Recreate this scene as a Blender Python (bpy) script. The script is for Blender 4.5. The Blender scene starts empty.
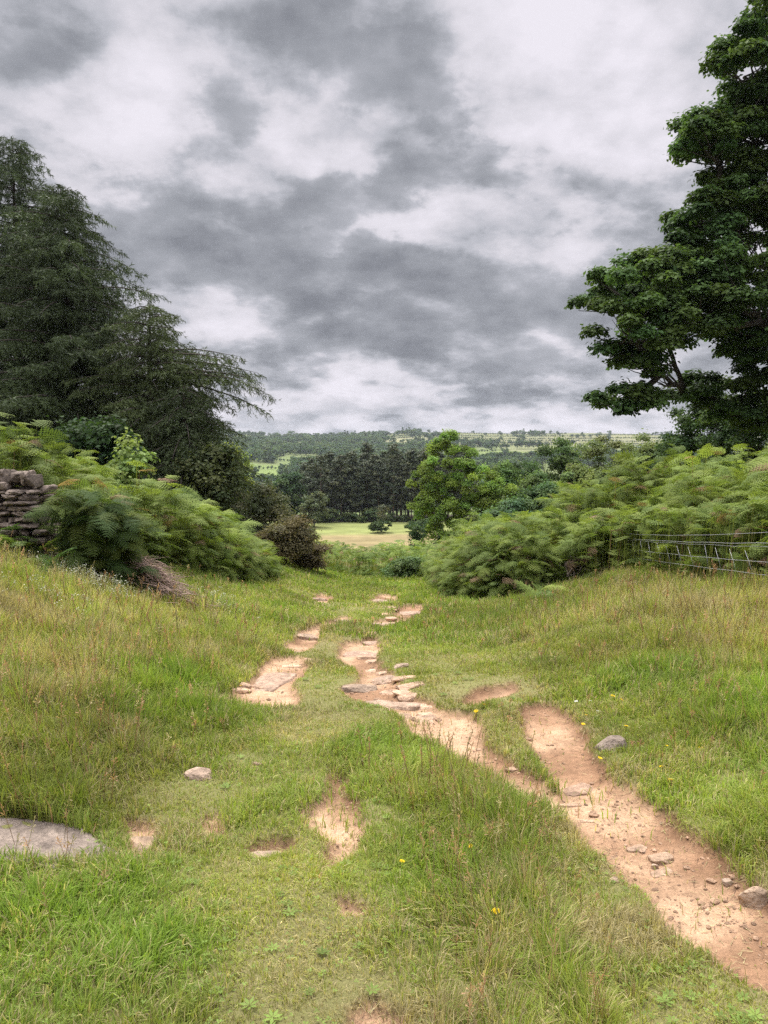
import bpy, math, random
import numpy as np
from mathutils import Vector, Euler
rng = np.random.default_rng(7)
random.seed(7)
scene = bpy.context.scene
COL = scene.collection
PI = math.pi

# ------------------------------------------------------------------ camera numbers
EYE = 1.6
F = 1024 * 26 / 36
PITCH = math.radians(4.79)
SP, CP = math.sin(PITCH), math.cos(PITCH)


def ray(px, py):
    a, b = (px - 384) / F, (512 - py) / F
    return np.array([a, CP + b * SP, -SP + b * CP])


def at(px, py, Y):
    d = ray(px, py)
    return np.array([0, 0, EYE]) + d * (Y / d[1])


# ------------------------------------------------------------------ noise
_tab = np.random.default_rng(3).random((8, 256, 256))


def vnoise(x, y, seed=0):
    t = _tab[seed % 8]
    x = np.asarray(x, float) + seed * 17.3
    y = np.asarray(y, float) + seed * 31.7
    xi, yi = np.floor(x).astype(int), np.floor(y).astype(int)
    fx, fy = x - xi, y - yi
    fx, fy = fx * fx * (3 - 2 * fx), fy * fy * (3 - 2 * fy)
    a, b = t[xi & 255, yi & 255], t[(xi + 1) & 255, yi & 255]
    c, d = t[xi & 255, (yi + 1) & 255], t[(xi + 1) & 255, (yi + 1) & 255]
    return (a * (1 - fx) + b * fx) * (1 - fy) + (c * (1 - fx) + d * fx) * fy


def fbm(x, y, seed=0, octv=4):
    s, amp, tot = 0, 1, 0
    for k in range(octv):
        s = s + amp * vnoise(x * 2 ** k, y * 2 ** k, seed + k)
        tot += amp
        amp *= .5
    return s / tot


def sstep(a, b, x):
    t = np.clip((np.asarray(x, float) - a) / (b - a), 0, 1)
    return t * t * (3 - 2 * t)


# ------------------------------------------------------------------ terrain
BY = [-20, 0, 22, 30, 45, 70, 95, 106, 150, 200, 400, 550, 1000, 1500, 1700, 2200]
BZ = [1.8, 0, -2.2, -3.4, -6, -9.7, -12.2, -12.5, -12.6, -16, -32, -21.5, 4, 31, 33, 20]


def terr(x, y):
    x, y = np.asarray(x, float), np.asarray(y, float)
    z = 0
    for k in (-.08, -.04, 0, .04, .08):
        z = z + np.interp(y * (1 + k), BY, BZ) / 5
    near = 1 - sstep(35, 90, y)
    wl = -x - 1.55 - .25 * (vnoise(x * 0, y * .35, 1) - .5)
    left = .42 * (np.sqrt(wl * wl + .25) + wl) / 2
    left = 3.7 * (1 - np.exp(-left / 3.7))
    wr = x - 1.3
    right = .25 * (np.sqrt(wr * wr + .16) + wr) / 2
    right = 3.2 * (1 - np.exp(-right / 3.2))
    z = z + near * sstep(.2, 5, y) * (left + right)
    z = z + near * (.16 * (fbm(x * .5, y * .5, 2, 2) - .5) + .07 * (vnoise(x * 2.1, y * 2.1, 5) - .5))
    far = sstep(380, 900, y)
    z = z + far * (16 * (fbm(x / 330 + 3, y / 420, 4, 3) - .5)) * (1 - .6 * sstep(1300, 1500, y))
    z = z + sstep(300, 700, y) * 6 * sstep(-50, -400, x)
    z = z + sstep(1000, 1450, y) * (9 * np.exp(-((x - 110) / 210) ** 2) + 6 * np.exp(-((x - 420) / 130) ** 2) - 5 * np.exp(-((x + 150) / 120) ** 2))
    return z


def W(px, py, far=60.0):
    """where the sight line of a pixel meets the ground"""
    d = ray(px, py)
    s = np.geomspace(1.2, far, 1500)
    X, Y, Z = d[0] * s, d[1] * s, EYE + d[2] * s
    hit = np.nonzero(Z < terr(X, Y))[0]
    i = hit[0] if len(hit) else len(s) - 1
    return float(X[i]), float(Y[i])


# bare earth: outlines traced once, kept as ground coordinates
DIRT = [
    [(523, 705), (545, 703), (566, 714), (582, 738), (598, 768), (640, 800), (690, 832), (735, 868), (790, 915), (800, 1010), (735, 962), (690, 940), (655, 905), (640, 880), (600, 850), (560, 806), (560, 785), (548, 765), (530, 735)],
    [(405, 716), (440, 709), (466, 713), (480, 735), (500, 757), (540, 780), (575, 800), (560, 812), (520, 793), (480, 770), (450, 748), (412, 736)],
    [(341, 657), (350, 641), (370, 638), (379, 648), (372, 660), (386, 672), (398, 688), (424, 702), (446, 712), (440, 730), (412, 726), (392, 709), (362, 697), (346, 688), (362, 681), (368, 672), (350, 664)],
    [(208, 705), (238, 690), (262, 674), (272, 657), (298, 655), (303, 665), (292, 680), (291, 702), (268, 707), (238, 706)],
    [(285, 650), (300, 640), (312, 628), (318, 634), (308, 644), (296, 652)],
    [(298, 808), (322, 796), (331, 773), (346, 777), (356, 800), (366, 830), (354, 850), (332, 868), (318, 884), (317, 868), (324, 850), (332, 838), (306, 828)],
    [(332, 897), (345, 893), (372, 908), (366, 918), (346, 912)],
    [(196, 816), (216, 812), (224, 832), (206, 838)],
    [(240, 852), (262, 842), (288, 838), (286, 852), (262, 858)],
    [(126, 818), (150, 820), (160, 838), (140, 858), (126, 848)],
    [(352, 1008), (375, 998), (402, 1012), (405, 1040), (345, 1040)],
    [(374, 600), (384, 594), (397, 597), (394, 602), (382, 604)],
    [(399, 614), (408, 604), (420, 604), (418, 612), (406, 618)],
    [(368, 626), (384, 619), (406, 617), (402, 622), (380, 628)],
    [(316, 628), (330, 621), (344, 616), (346, 620), (330, 627)],
    [(462, 700), (486, 688), (512, 685), (514, 690), (490, 697), (474, 703)],
    [(316, 600), (324, 594), (330, 596), (322, 602)],
]
DIRT_W = [np.array([W(*p) for p in poly]) for poly in DIRT]


def poly_sdf(P, X, Y):
    n = len(P)
    d2 = np.full(X.shape, 1e9)
    inside = np.zeros(X.shape, bool)
    for i in range(n):
        a, b = P[i], P[(i + 1) % n]
        e = b - a
        wx, wy = X - a[0], Y - a[1]
        t = np.clip((wx * e[0] + wy * e[1]) / (e @ e + 1e-12), 0, 1)
        dx, dy = wx - t * e[0], wy - t * e[1]
        d2 = np.minimum(d2, dx * dx + dy * dy)
        c = ((a[1] > Y) != (b[1] > Y))
        with np.errstate(divide='ignore', invalid='ignore'):
            xi = a[0] + (Y - a[1]) * e[0] / (e[1] if abs(e[1]) > 1e-9 else 1e-9)
        inside ^= c & (X < xi)
    d = np.sqrt(d2)
    return np.where(inside, -d, d)


def dirt_sd(x, y):
    """signed metres to the edge of bare earth, ragged"""
    x, y = np.asarray(x, float), np.asarray(y, float)
    out = np.full(x.shape, 3.0)
    m = (y > .3) & (y < 26) & (np.abs(x) < 8)
    X, Y = x[m], y[m]
    o = np.full(X.shape, 3.0)
    for P in DIRT_W:
        lo, hi = P.min(0) - 1.0, P.max(0) + 1.0
        q = (X > lo[0]) & (X < hi[0]) & (Y > lo[1]) & (Y < hi[1])
        if q.any():
            o[q] = np.minimum(o[q], poly_sdf(P, X[q], Y[q]))
    sc = .05 + .012 * Y
    o = o + sc * 1.1 * (fbm(X * 5, Y * 5, 1, 4) - .5) + .05 * (fbm(X * 22, Y * 22, 3, 3) - .5) - .012 - .0065 * Y
    o = o + np.where((X < .35) & (Y < 6.2), .035, 0)
    out[m] = o
    return out


# sward map: what grows where (px, py, height, straw share, red share, lush)
SW = [
    (50, 1000, .11, .12, 0, .8), (150, 950, .12, .1, 0, .9), (60, 900, .14, .12, 0, 1), (200, 920, .07, .25, 0, .5), (280, 960, .045, .42, .05, .2), (250, 880, .05, .32, .03, .3),
    (330, 1000, .045, .42, .05, .2), (420, 960, .10, .2, 0, .6), (400, 880, .09, .08, 0, .9), (390, 820, .09, .08, 0, .9), (470, 900, .24, .18, .1, .6), (520, 960, .24, .28, .12, .5), (560, 1000, .2, .35, .15, .4),
    (620, 960, .09, .5, .1, .3), (700, 1000, .05, .62, .1, .2), (740, 1015, .05, .5, .05, .3), (440, 800, .24, .25, .5, .4), (435, 780, .22, .2, .5, .4), (480, 830, .22, .2, .15, .5), (380, 745, .13, .05, 0, .9), (410, 770, .15, .05, 0, .8),
    (560, 850, .13, .3, .2, .4), (600, 880, .08, .3, .1, .4), (300, 740, .045, .38, .05, .2), (330, 720, .045, .3, .03, .3), (250, 760, .05, .28, .03, .4), (190, 800, .05, .3, .03, .4),
    (265, 815, .10, .15, 0, .6), (250, 825, .10, .15, 0, .6), (100, 880, .11, .15, 0, .8), (30, 790, .26, .2, .15, .6), (100, 740, .3, .3, .35, .5), (60, 680, .3, .42, .45, .4), (20, 630, .3, .48, .5, .3), (150, 660, .3, .35, .4, .4),
    (180, 690, .3, .08, .03, 1), (170, 730, .24, .06, 0, 1), (205, 745, .14, .1, 0, .8), (230, 640, .26, .25, .25, .5), (260, 610, .22, .2, .1, .6), (320, 600, .12, .15, .03, .6), (330, 650, .05, .3, 0, .4), (320, 690, .045, .3, 0, .4),
    (450, 660, .07, .25, 0, .5), (430, 640, .13, .15, 0, .7), (480, 630, .22, .2, .1, .6), (420, 605, .2, .1, 0, .7), (560, 620, .3, .3, .25, .5), (520, 660, .12, .25, .05, .5), (490, 690, .04, .5, .1, .2), (600, 655, .26, .28, .25, .5),
    (650, 685, .26, .1, .03, .9), (700, 640, .32, .5, .5, .3), (750, 650, .32, .58, .55, .2), (740, 720, .26, .12, .05, .9), (760, 600, .36, .5, .45, .3), (680, 605, .34, .42, .35, .4), (620, 700, .12, .2, .03, .6), (680, 770, .13, .22, .1, .5),
    (560, 735, .09, .22, .03, .6), (505, 730, .13, .25, .05, .5), (740, 830, .15, .2, .05, .6), (640, 735, .09, .22, .05, .5), (60, 590, .3, .4, .3, .4), (120, 605, .28, .4, .35, .3), (370, 610, .07, .2, 0, .6), (700, 800, .08, .2, 0, .6), (380, 580, .15, .1, 0, .8)]
_c = np.array([W(p[0], p[1]) for p in SW])
_cv = np.array([p[2:] for p in SW])
_cu = np.stack([_c[:, 0] / (_c[:, 1] + 1.5), .8 * np.log(_c[:, 1] + 1)], 1)


def sward(x, y):
    u = np.stack([x / (y + 1.5), .8 * np.log(y + 1)], 1)
    num, den = np.zeros((len(x), 4)), np.zeros(len(x))
    for k in range(len(_cu)):
        w = 1 / (((u - _cu[k]) ** 2).sum(1) + .0012) ** 2
        num += w[:, None] * _cv[k]
        den += w
    return num / den[:, None]


# ------------------------------------------------------------------ mesh helpers
def tag(o, label=None, cat=None, group=None, kind=None):
    if label: o['label'] = label
    if cat: o['category'] = cat
    if group: o['group'] = group
    if kind: o['kind'] = kind
    return o


def empty(name, loc=(0, 0, 0), rz=0):
    o = bpy.data.objects.new(name, None)
    o.empty_display_size = .2
    COL.objects.link(o)
    o.location = loc
    o.rotation_euler = (0, 0, rz)
    return o


def make_mesh(name, V, T, col=None, extra=None, flat=False):
    """V (n,3), T (m,3 or m,4) index arrays"""
    V = np.ascontiguousarray(V, np.float32)
    T = np.ascontiguousarray(T, np.int32)
    k = T.shape[1]
    me = bpy.data.meshes.new(name)
    me.vertices.add(len(V))
    me.vertices.foreach_set('co', V.ravel())
    me.loops.add(T.size)
    me.loops.foreach_set('vertex_index', T.ravel())
    me.polygons.add(len(T))
    me.polygons.foreach_set('loop_start', np.arange(0, T.size, k, dtype=np.int32))
    if flat:
        me.polygons.foreach_set('use_smooth', np.zeros(len(T), bool))
    me.update(calc_edges=True)
    if col is not None:
        a = me.color_attributes.new('col', 'FLOAT_COLOR', 'POINT')
        c = np.ones((len(V), 4), np.float32)
        c[:, :3] = col
        a.data.foreach_set('color', c.ravel())
    for key, arr in (extra or {}).items():
        a = me.attributes.new(key, 'FLOAT', 'POINT')
        a.data.foreach_set('value', np.ascontiguousarray(arr, np.float32))
    return me


def obj(name, me, mat, parent=None, loc=None):
    o = bpy.data.objects.new(name, me)
    if mat is not None and not me.materials:
        me.materials.append(mat)
    COL.objects.link(o)
    if parent is not None: o.parent = parent
    if loc is not None: o.location = loc
    return o


class Geo:
    def __init__(s): s.V, s.T, s.C, s.n = [], [], [], 0

    def add(s, V, T, C=None):
        V = np.asarray(V, float)
        s.V.append(V)
        s.T.append(np.asarray(T) + s.n)
        s.C.append(np.broadcast_to(np.asarray((1, 1, 1) if C is None else C, float), V.shape))
        s.n += len(V)

    def mesh(s, name, flat=False):
        return make_mesh(name, np.concatenate(s.V), np.concatenate(s.T), np.concatenate(s.C), flat=flat)


def unit(v):
    v = np.asarray(v, float)
    return v / (np.linalg.norm(v, axis=-1, keepdims=True) + 1e-12)


def tube(pts, rad, k=6):
    """tapered tube of triangles"""
    pts = np.asarray(pts, float)
    n = len(pts)
    rad = np.broadcast_to(rad, (n,))
    t = unit(np.gradient(pts, axis=0))
    ref = np.array([0, 0, 1.0]) if abs(t[:, 2]).mean() < .8 else np.array([1.0, 0, 0])
    a = unit(np.cross(t, ref))
    b = np.cross(t, a)
    ang = np.arange(k) * 2 * PI / k
    V = pts[:, None] + rad[:, None, None] * (np.cos(ang)[None, :, None] * a[:, None] + np.sin(ang)[None, :, None] * b[:, None])
    V = V.reshape(-1, 3)
    i = np.arange(n - 1)[:, None] * k
    j = np.arange(k)[None]
    p, q = i + j, i + (j + 1) % k
    T = np.concatenate([np.stack([p, q, q + k], -1).reshape(-1, 3), np.stack([p, q + k, p + k], -1).reshape(-1, 3)])
    e = (n - 1) * k
    T = np.concatenate([T, [[e, e + m, e + m + 1] for m in range(1, k - 1)], [[0, m + 1, m] for m in range(1, k - 1)]])
    return V, T


def curve(p0, p1, bend=(0, 0, 0), n=8, jit=0.0, r=rng):
    t = np.linspace(0, 1, n)[:, None]
    P = np.asarray(p0) * (1 - t) + np.asarray(p1) * t + np.asarray(bend) * 4 * t * (1 - t)
    if jit:
        J = r.normal(0, jit, (n, 3))
        J[0] = 0
        P = P + np.cumsum(J, 0) * .6
    return P


def basis(f, up):
    """matrices whose columns are right, forward, up"""
    f = unit(f)
    r = unit(np.cross(f, up))
    u = np.cross(r, f)
    return np.stack([r, f, u], -1)


def scatter(geo, tv, tf, M, P, S, C, tc=None):
    """copies of a template: M (k,3,3), P (k,3), S (k,), C (k,3)"""
    k, n = len(P), len(tv)
    V = np.einsum('kij,nj->kni', M * S[:, None, None], tv) + P[:, None]
    T = (tf[None] + (np.arange(k) * n)[:, None, None]).reshape(-1, tf.shape[1])
    c = np.repeat(C[:, None], n, 1)
    if tc is not None: c = c * tc[None]
    geo.add(V.reshape(-1, 3), T, c.reshape(-1, 3))


# ------------------------------------------------------------------ materials
def nodes(name):
    m = bpy.data.materials.new(name)
    m.use_nodes = True
    nt = m.node_tree
    nt.nodes.clear()
    out = nt.nodes.new('ShaderNodeOutputMaterial')
    return m, nt, out


def leaf_mat(name, trans=.35, rough=.55, spec=.25, tint=(1.15, 1.2, .6)):
    m, nt, out = nodes(name)
    at_ = nt.nodes.new('ShaderNodeAttribute'); at_.attribute_name = 'col'
    p = nt.nodes.new('ShaderNodeBsdfPrincipled')
    p.inputs['Roughness'].default_value = rough
    p.inputs['Specular IOR Level'].default_value = spec
    tr = nt.nodes.new('ShaderNodeBsdfTranslucent')
    mu = nt.nodes.new('ShaderNodeMix'); mu.data_type = 'RGBA'; mu.blend_type = 'MULTIPLY'; mu.inputs[0].default_value = 1
    mu.inputs[7].default_value = (*tint, 1)
    mx = nt.nodes.new('ShaderNodeMixShader'); mx.inputs[0].default_value = trans
    L = nt.links.new
    L(at_.outputs['Color'], p.inputs['Base Color'])
    L(at_.outputs['Color'], mu.inputs[6]); L(mu.outputs[2], tr.inputs['Color'])
    L(p.outputs[0], mx.inputs[1]); L(tr.outputs[0], mx.inputs[2]); L(mx.outputs[0], out.inputs[0])
    return m


def noisy_mat(name, c1, c2, scale=8, rough=.9, bump=.4, c3=None, attr=False, spec=.2, dist=.02):
    m, nt, out = nodes(name)
    L = nt.links.new
    tc = nt.nodes.new('ShaderNodeNewGeometry')
    n1 = nt.nodes.new('ShaderNodeTexNoise'); n1.inputs['Scale'].default_value = scale; n1.inputs['Detail'].default_value = 8; n1.inputs['Roughness'].default_value = .65
    n2 = nt.nodes.new('ShaderNodeTexNoise'); n2.inputs['Scale'].default_value = scale * 5; n2.inputs['Detail'].default_value = 6
    L(tc.outputs['Position'], n1.inputs['Vector']); L(tc.outputs['Position'], n2.inputs['Vector'])
    r = nt.nodes.new('ShaderNodeValToRGB')
    r.color_ramp.elements[0].position, r.color_ramp.elements[1].position = .36, .64
    r.color_ramp.elements[0].color, r.color_ramp.elements[1].color = (*c1, 1), (*c2, 1)
    if c3:
        e = r.color_ramp.elements.new(.75); e.color = (*c3, 1)
    L(n1.outputs['Fac'], r.inputs[0])
    p = nt.nodes.new('ShaderNodeBsdfPrincipled')
    p.inputs['Roughness'].default_value = rough; p.inputs['Specular IOR Level'].default_value = spec
    mv = nt.nodes.new('ShaderNodeMix'); mv.data_type = 'RGBA'; mv.blend_type = 'OVERLAY'; mv.inputs[0].default_value = .45
    L(r.outputs[0], mv.inputs[6]); L(n2.outputs['Fac'], mv.inputs[7])
    last = mv.outputs[2]
    if attr:
        a = nt.nodes.new('ShaderNodeAttribute'); a.attribute_name = 'col'
        mm = nt.nodes.new('ShaderNodeMix'); mm.data_type = 'RGBA'; mm.blend_type = 'MULTIPLY'; mm.inputs[0].default_value = 1
        L(last, mm.inputs[6]); L(a.outputs['Color'], mm.inputs[7]); last = mm.outputs[2]
    L(last, p.inputs['Base Color'])
    ad = nt.nodes.new('ShaderNodeMath'); ad.operation = 'ADD'
    L(n1.outputs['Fac'], ad.inputs[0]); L(n2.outputs['Fac'], ad.inputs[1])
    b = nt.nodes.new('ShaderNodeBump'); b.inputs['Strength'].default_value = bump; b.inputs['Distance'].default_value = dist
    L(ad.outputs[0], b.inputs['Height']); L(b.outputs[0], p.inputs['Normal'])
    L(p.outputs[0], out.inputs[0])
    return m


M_GRASS = leaf_mat('grass_blades', .38, .6, .15)
M_LEAF = leaf_mat('leaves', .36, .65, .12)
M_NEEDLE = leaf_mat('needles', .15, .6, .2)
M_FERN = leaf_mat('bracken_fronds', .38, .65, .1)
M_PETAL = leaf_mat('petals', .3, .6, .1, (1, 1, 1))
M_DEAD = leaf_mat('dead_stalks', .05, .8, .1, (1, 1, 1))
M_BARK = noisy_mat('bark', (.035, .028, .022), (.10, .085, .07), 7, .95, .8)
M_PINEBARK = noisy_mat('pine_bark', (.09, .065, .05), (.20, .15, .12), 5, .95, .6)
M_ROCK = noisy_mat('gritstone', (.22, .175, .135), (.46, .365, .28), 11, .92, 1.0, (.34, .31, .27), attr=True)
M_WALL = noisy_mat('wall_stone', (.11, .09, .075), (.30, .25, .21), 14, .95, 1.0, (.38, .36, .31), attr=True)
M_POST = noisy_mat('weathered_wood', (.10, .08, .06), (.22, .18, .14), 12, .9, .6)
M_WIRE, _nt, _o = nodes('galvanised_wire')
_p = _nt.nodes.new('ShaderNodeBsdfPrincipled'); _p.inputs['Metallic'].default_value = .7; _p.inputs['Roughness'].default_value = .45
_n = _nt.nodes.new('ShaderNodeTexNoise'); _n.inputs['Scale'].default_value = 20
_r = _nt.nodes.new('ShaderNodeValToRGB'); _r.color_ramp.elements[0].color = (.32, .32, .33, 1); _r.color_ramp.elements[1].color = (.6, .61, .62, 1)
_nt.links.new(_n.outputs['Fac'], _r.inputs[0]); _nt.links.new(_r.outputs[0], _p.inputs['Base Color']); _nt.links.new(_p.outputs[0], _o.inputs[0])


def ground_mat():
    m, nt, out = nodes('turf_soil')
    L = nt.links.new
    g = nt.nodes.new('ShaderNodeNewGeometry')
    a = nt.nodes.new('ShaderNodeAttribute'); a.attribute_name = 'col'
    n1 = nt.nodes.new('ShaderNodeTexNoise'); n1.inputs['Scale'].default_value = 60; n1.inputs['Detail'].default_value = 10; n1.inputs['Roughness'].default_value = .8
    n2 = nt.nodes.new('ShaderNodeTexNoise'); n2.inputs['Scale'].default_value = .25; n2.inputs['Detail'].default_value = 9; n2.inputs['Roughness'].default_value = .65
    L(g.outputs['Position'], n1.inputs['Vector']); L(g.outputs['Position'], n2.inputs['Vector'])
    m1 = nt.nodes.new('ShaderNodeMix'); m1.data_type = 'RGBA'; m1.blend_type = 'OVERLAY'; m1.inputs[0].default_value = 1.0
    L(a.outputs['Color'], m1.inputs[6]); L(n1.outputs['Fac'], m1.inputs[7])
    m2 = nt.nodes.new('ShaderNodeMix'); m2.data_type = 'RGBA'; m2.blend_type = 'OVERLAY'; m2.inputs[0].default_value = .6
    L(m1.outputs[2], m2.inputs[6]); L(n2.outputs['Fac'], m2.inputs[7])
    p = nt.nodes.new('ShaderNodeBsdfPrincipled'); p.inputs['Roughness'].default_value = .95; p.inputs['Specular IOR Level'].default_value = .1
    L(m2.outputs[2], p.inputs['Base Color'])
    b = nt.nodes.new('ShaderNodeBump'); b.inputs['Strength'].default_value = .6; b.inputs['Distance'].default_value = .015
    L(n1.outputs['Fac'], b.inputs['Height']); L(b.outputs[0], p.inputs['Normal']); L(p.outputs[0], out.inputs[0])
    return m


def dirt_mat():
    m, nt, out = nodes('bare_earth')
    L = nt.links.new
    g = nt.nodes.new('ShaderNodeNewGeometry')
    a = nt.nodes.new('ShaderNodeAttribute'); a.attribute_name = 'col'

    def noise(s, d=8, r=.6):
        n = nt.nodes.new('ShaderNodeTexNoise'); n.inputs['Scale'].default_value = s; n.inputs['Detail'].default_value = d; n.inputs['Roughness'].default_value = r
        L(g.outputs['Position'], n.inputs['Vector']); return n
    n1, n2, n3 = noise(3.5), noise(22, 8, .7), noise(110, 4, .6)
    r = nt.nodes.new('ShaderNodeValToRGB')
    el = r.color_ramp.elements
    el[0].position, el[0].color = .33, (.62, .56, .50, 1)
    el[1].position, el[1].color = .66, (1.12, 1.06, 1.0, 1)
    L(n1.outputs['Fac'], r.inputs[0])
    m0 = nt.nodes.new('ShaderNodeMix'); m0.data_type = 'RGBA'; m0.blend_type = 'MULTIPLY'; m0.inputs[0].default_value = .75
    L(a.outputs['Color'], m0.inputs[6]); L(r.outputs[0], m0.inputs[7])
    m1 = nt.nodes.new('ShaderNodeMix'); m1.data_type = 'RGBA'; m1.blend_type = 'OVERLAY'; m1.inputs[0].default_value = .65
    L(m0.outputs[2], m1.inputs[6]); L(n2.outputs['Fac'], m1.inputs[7])
    m2 = nt.nodes.new('ShaderNodeMix'); m2.data_type = 'RGBA'; m2.blend_type = 'OVERLAY'; m2.inputs[0].default_value = .4
    L(m1.outputs[2], m2.inputs[6]); L(n3.outputs['Fac'], m2.inputs[7])
    p = nt.nodes.new('ShaderNodeBsdfPrincipled'); p.inputs['Roughness'].default_value = .95; p.inputs['Specular IOR Level'].default_value = .15
    L(m2.outputs[2], p.inputs['Base Color'])
    ad = nt.nodes.new('ShaderNodeMath'); ad.operation = 'MULTIPLY_ADD'; ad.inputs[1].default_value = .35
    L(n3.outputs['Fac'], ad.inputs[0]); L(n2.outputs['Fac'], ad.inputs[2])
    b = nt.nodes.new('ShaderNodeBump'); b.inputs['Strength'].default_value = .9; b.inputs['Distance'].default_value = .02
    L(ad.outputs[0], b.inputs['Height']); L(b.outputs[0], p.inputs['Normal']); L(p.outputs[0], out.inputs[0])
    return m


# ------------------------------------------------------------------ ground sheet
NC = 720
ys = [-2.5]
while ys[-1] < 1900:
    ys.append(ys[-1] + max(.012, (ys[-1] + 3) * .0062))
ys = np.array(ys)
us = np.linspace(-1.3, 1.3, NC)
GX = us[None] * (ys[:, None] + 3)
GY = np.repeat(ys[:, None], NC, 1)
GX, GY = GX.ravel(), GY.ravel()
sd = dirt_sd(GX, GY)


def terr_full(x, y, s=None):
    s = dirt_sd(x, y) if s is None else s
    k = 1 - sstep(-.055, .045, s)
    fine = k * (.035 * (fbm(x * 3, y * 3, 6, 4) - .5) + .012 * (vnoise(x * 14, y * 14, 2) - .5))
    return terr(x, y) - .06 * k + fine


GZ = terr_full(GX, GY, sd)
FIELD_L = [  # the field greens are dulled by summer grass
     # grass fields of the hillside: centre px,py, half width px, half height px, colour
    (268, 471, 26, 6, (.15, .20, .06)), (262, 483, 20, 5, (.15, .20, .06)), (300, 461, 22, 4, (.14, .18, .065)), (345, 470, 20, 3, (.16, .22, .07)), (395, 447, 14, 3, (.22, .24, .10)), (240, 468, 20, 5, (.14, .19, .06)),
    (500, 455, 60, 6, (.14, .18, .06)), (560, 447, 60, 5, (.16, .175, .08)), (480, 441, 70, 4, (.17, .175, .085)), (600, 440, 60, 5, (.18, .18, .09)), (410, 440, 26, 3, (.21, .21, .11)), (310, 446, 30, 2, (.18, .21, .09)), (230, 440, 40, 2, (.17, .19, .09))]


def proj(x, y, z):
    dx, dy, dz = x, y, z - EYE
    f = dy * CP - dz * SP
    u = dy * SP + dz * CP
    return 384 + F * dx / f, 512 - F * u / f


gcol = np.empty((len(GX), 3))
nearm = GY < 60
fb = fbm(GX * .8, GY * .8, 3, 4)[:, None]
gcol[:] = np.array([.15, .16, .05]) * (1 - fb) + np.array([.21, .18, .085]) * fb
# meadow in the valley floor: tawny hay in front, greener strip beyond
mead = (GY >= 60) & (GY < 215)
tan_ = sstep(126, 121, GY + 6 * (fbm(GX * .05, GY * .2, 2) - .5) - .06 * GX)[:, None]
mcol = tan_ * np.array([.24, .195, .095]) + (1 - tan_) * np.array([.20, .225, .075])
mcol = mcol * (.75 + .5 * fbm(GX * .12, GY * .5, 5)[:, None])
gcol[mead] = mcol[mead]
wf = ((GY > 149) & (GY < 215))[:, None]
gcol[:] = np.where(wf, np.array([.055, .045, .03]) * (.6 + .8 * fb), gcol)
hillm = GY >= 215
hn = fbm(GX / 60, GY / 90, 6, 4)[:, None]
gcol[hillm] = (np.array([.10, .14, .045]) * (1 - hn) + np.array([.15, .17, .07]) * hn)[hillm]
topm = sstep(1150, 1400, GY)[:, None] * sstep(-400, 200, GX)[:, None]
gcol[:] = np.where(hillm[:, None], gcol * (1 - topm) + topm * np.array([.155, .165, .08]), gcol)
hx, hy = proj(GX[hillm], GY[hillm], GZ[hillm])
FIELD_W = []
for (cx, cy, hw, hh, c) in FIELD_L:
    d = ((hx - cx) / hw) ** 4 + ((hy - cy) / hh) ** 4
    inside = d < 1
    idx = np.nonzero(hillm)[0][inside]
    gcol[idx] = np.array(c) * (.85 + .3 * vnoise(GX[idx] / 40, GY[idx] / 60, 3)[:, None])
nd = sd < .35
k = (1 - sstep(-.02, .045, sd[nd]))[:, None]
dn = fbm(GX[nd] * 1.7, GY[nd] * 1.7, 4, 3)[:, None]
dn = sstep(.34, .64, dn)
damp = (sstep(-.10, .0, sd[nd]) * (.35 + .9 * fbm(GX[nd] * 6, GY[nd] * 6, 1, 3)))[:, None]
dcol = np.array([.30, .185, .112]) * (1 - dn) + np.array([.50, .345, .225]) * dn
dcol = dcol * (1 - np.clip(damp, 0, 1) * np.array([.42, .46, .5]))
gcol[nd] = gcol[nd] * (1 - k) + dcol * k
V = np.stack([GX, GY, GZ], 1)
NR = len(ys)
ii = (np.arange(NR - 1)[:, None] * NC + np.arange(NC - 1)[None]).ravel()
Q = np.stack([ii, ii + 1, ii + 1 + NC, ii + NC], 1)
qs = sd[Q].mean(1)
qy = GY[Q].mean(1)
M_GROUND, M_DIRT = ground_mat(), dirt_mat()


def submesh(name, mask, mat):
    q = Q[mask]
    u, inv = np.unique(q, return_inverse=True)
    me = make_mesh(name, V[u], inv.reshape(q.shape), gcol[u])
    return obj(name, me, mat)


tag(submesh('footpath', qs < .02, M_DIRT), kind='structure')
tag(submesh('ground', (qs >= .02) & (qy < 60), M_GROUND), kind='structure')
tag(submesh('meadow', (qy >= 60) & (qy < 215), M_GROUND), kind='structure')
tag(submesh('hillside', qy >= 215, M_GROUND), kind='structure')

# ------------------------------------------------------------------ grass
C_LUSH, C_OLIVE, C_STRAW, C_RED = np.array([.21, .31, .052]), np.array([.35, .37, .09]), np.array([.50, .43, .22]), np.array([.36, .22, .13])


def bracken_edge_clear(x, y):
    return np.ones(len(x), bool)


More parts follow.
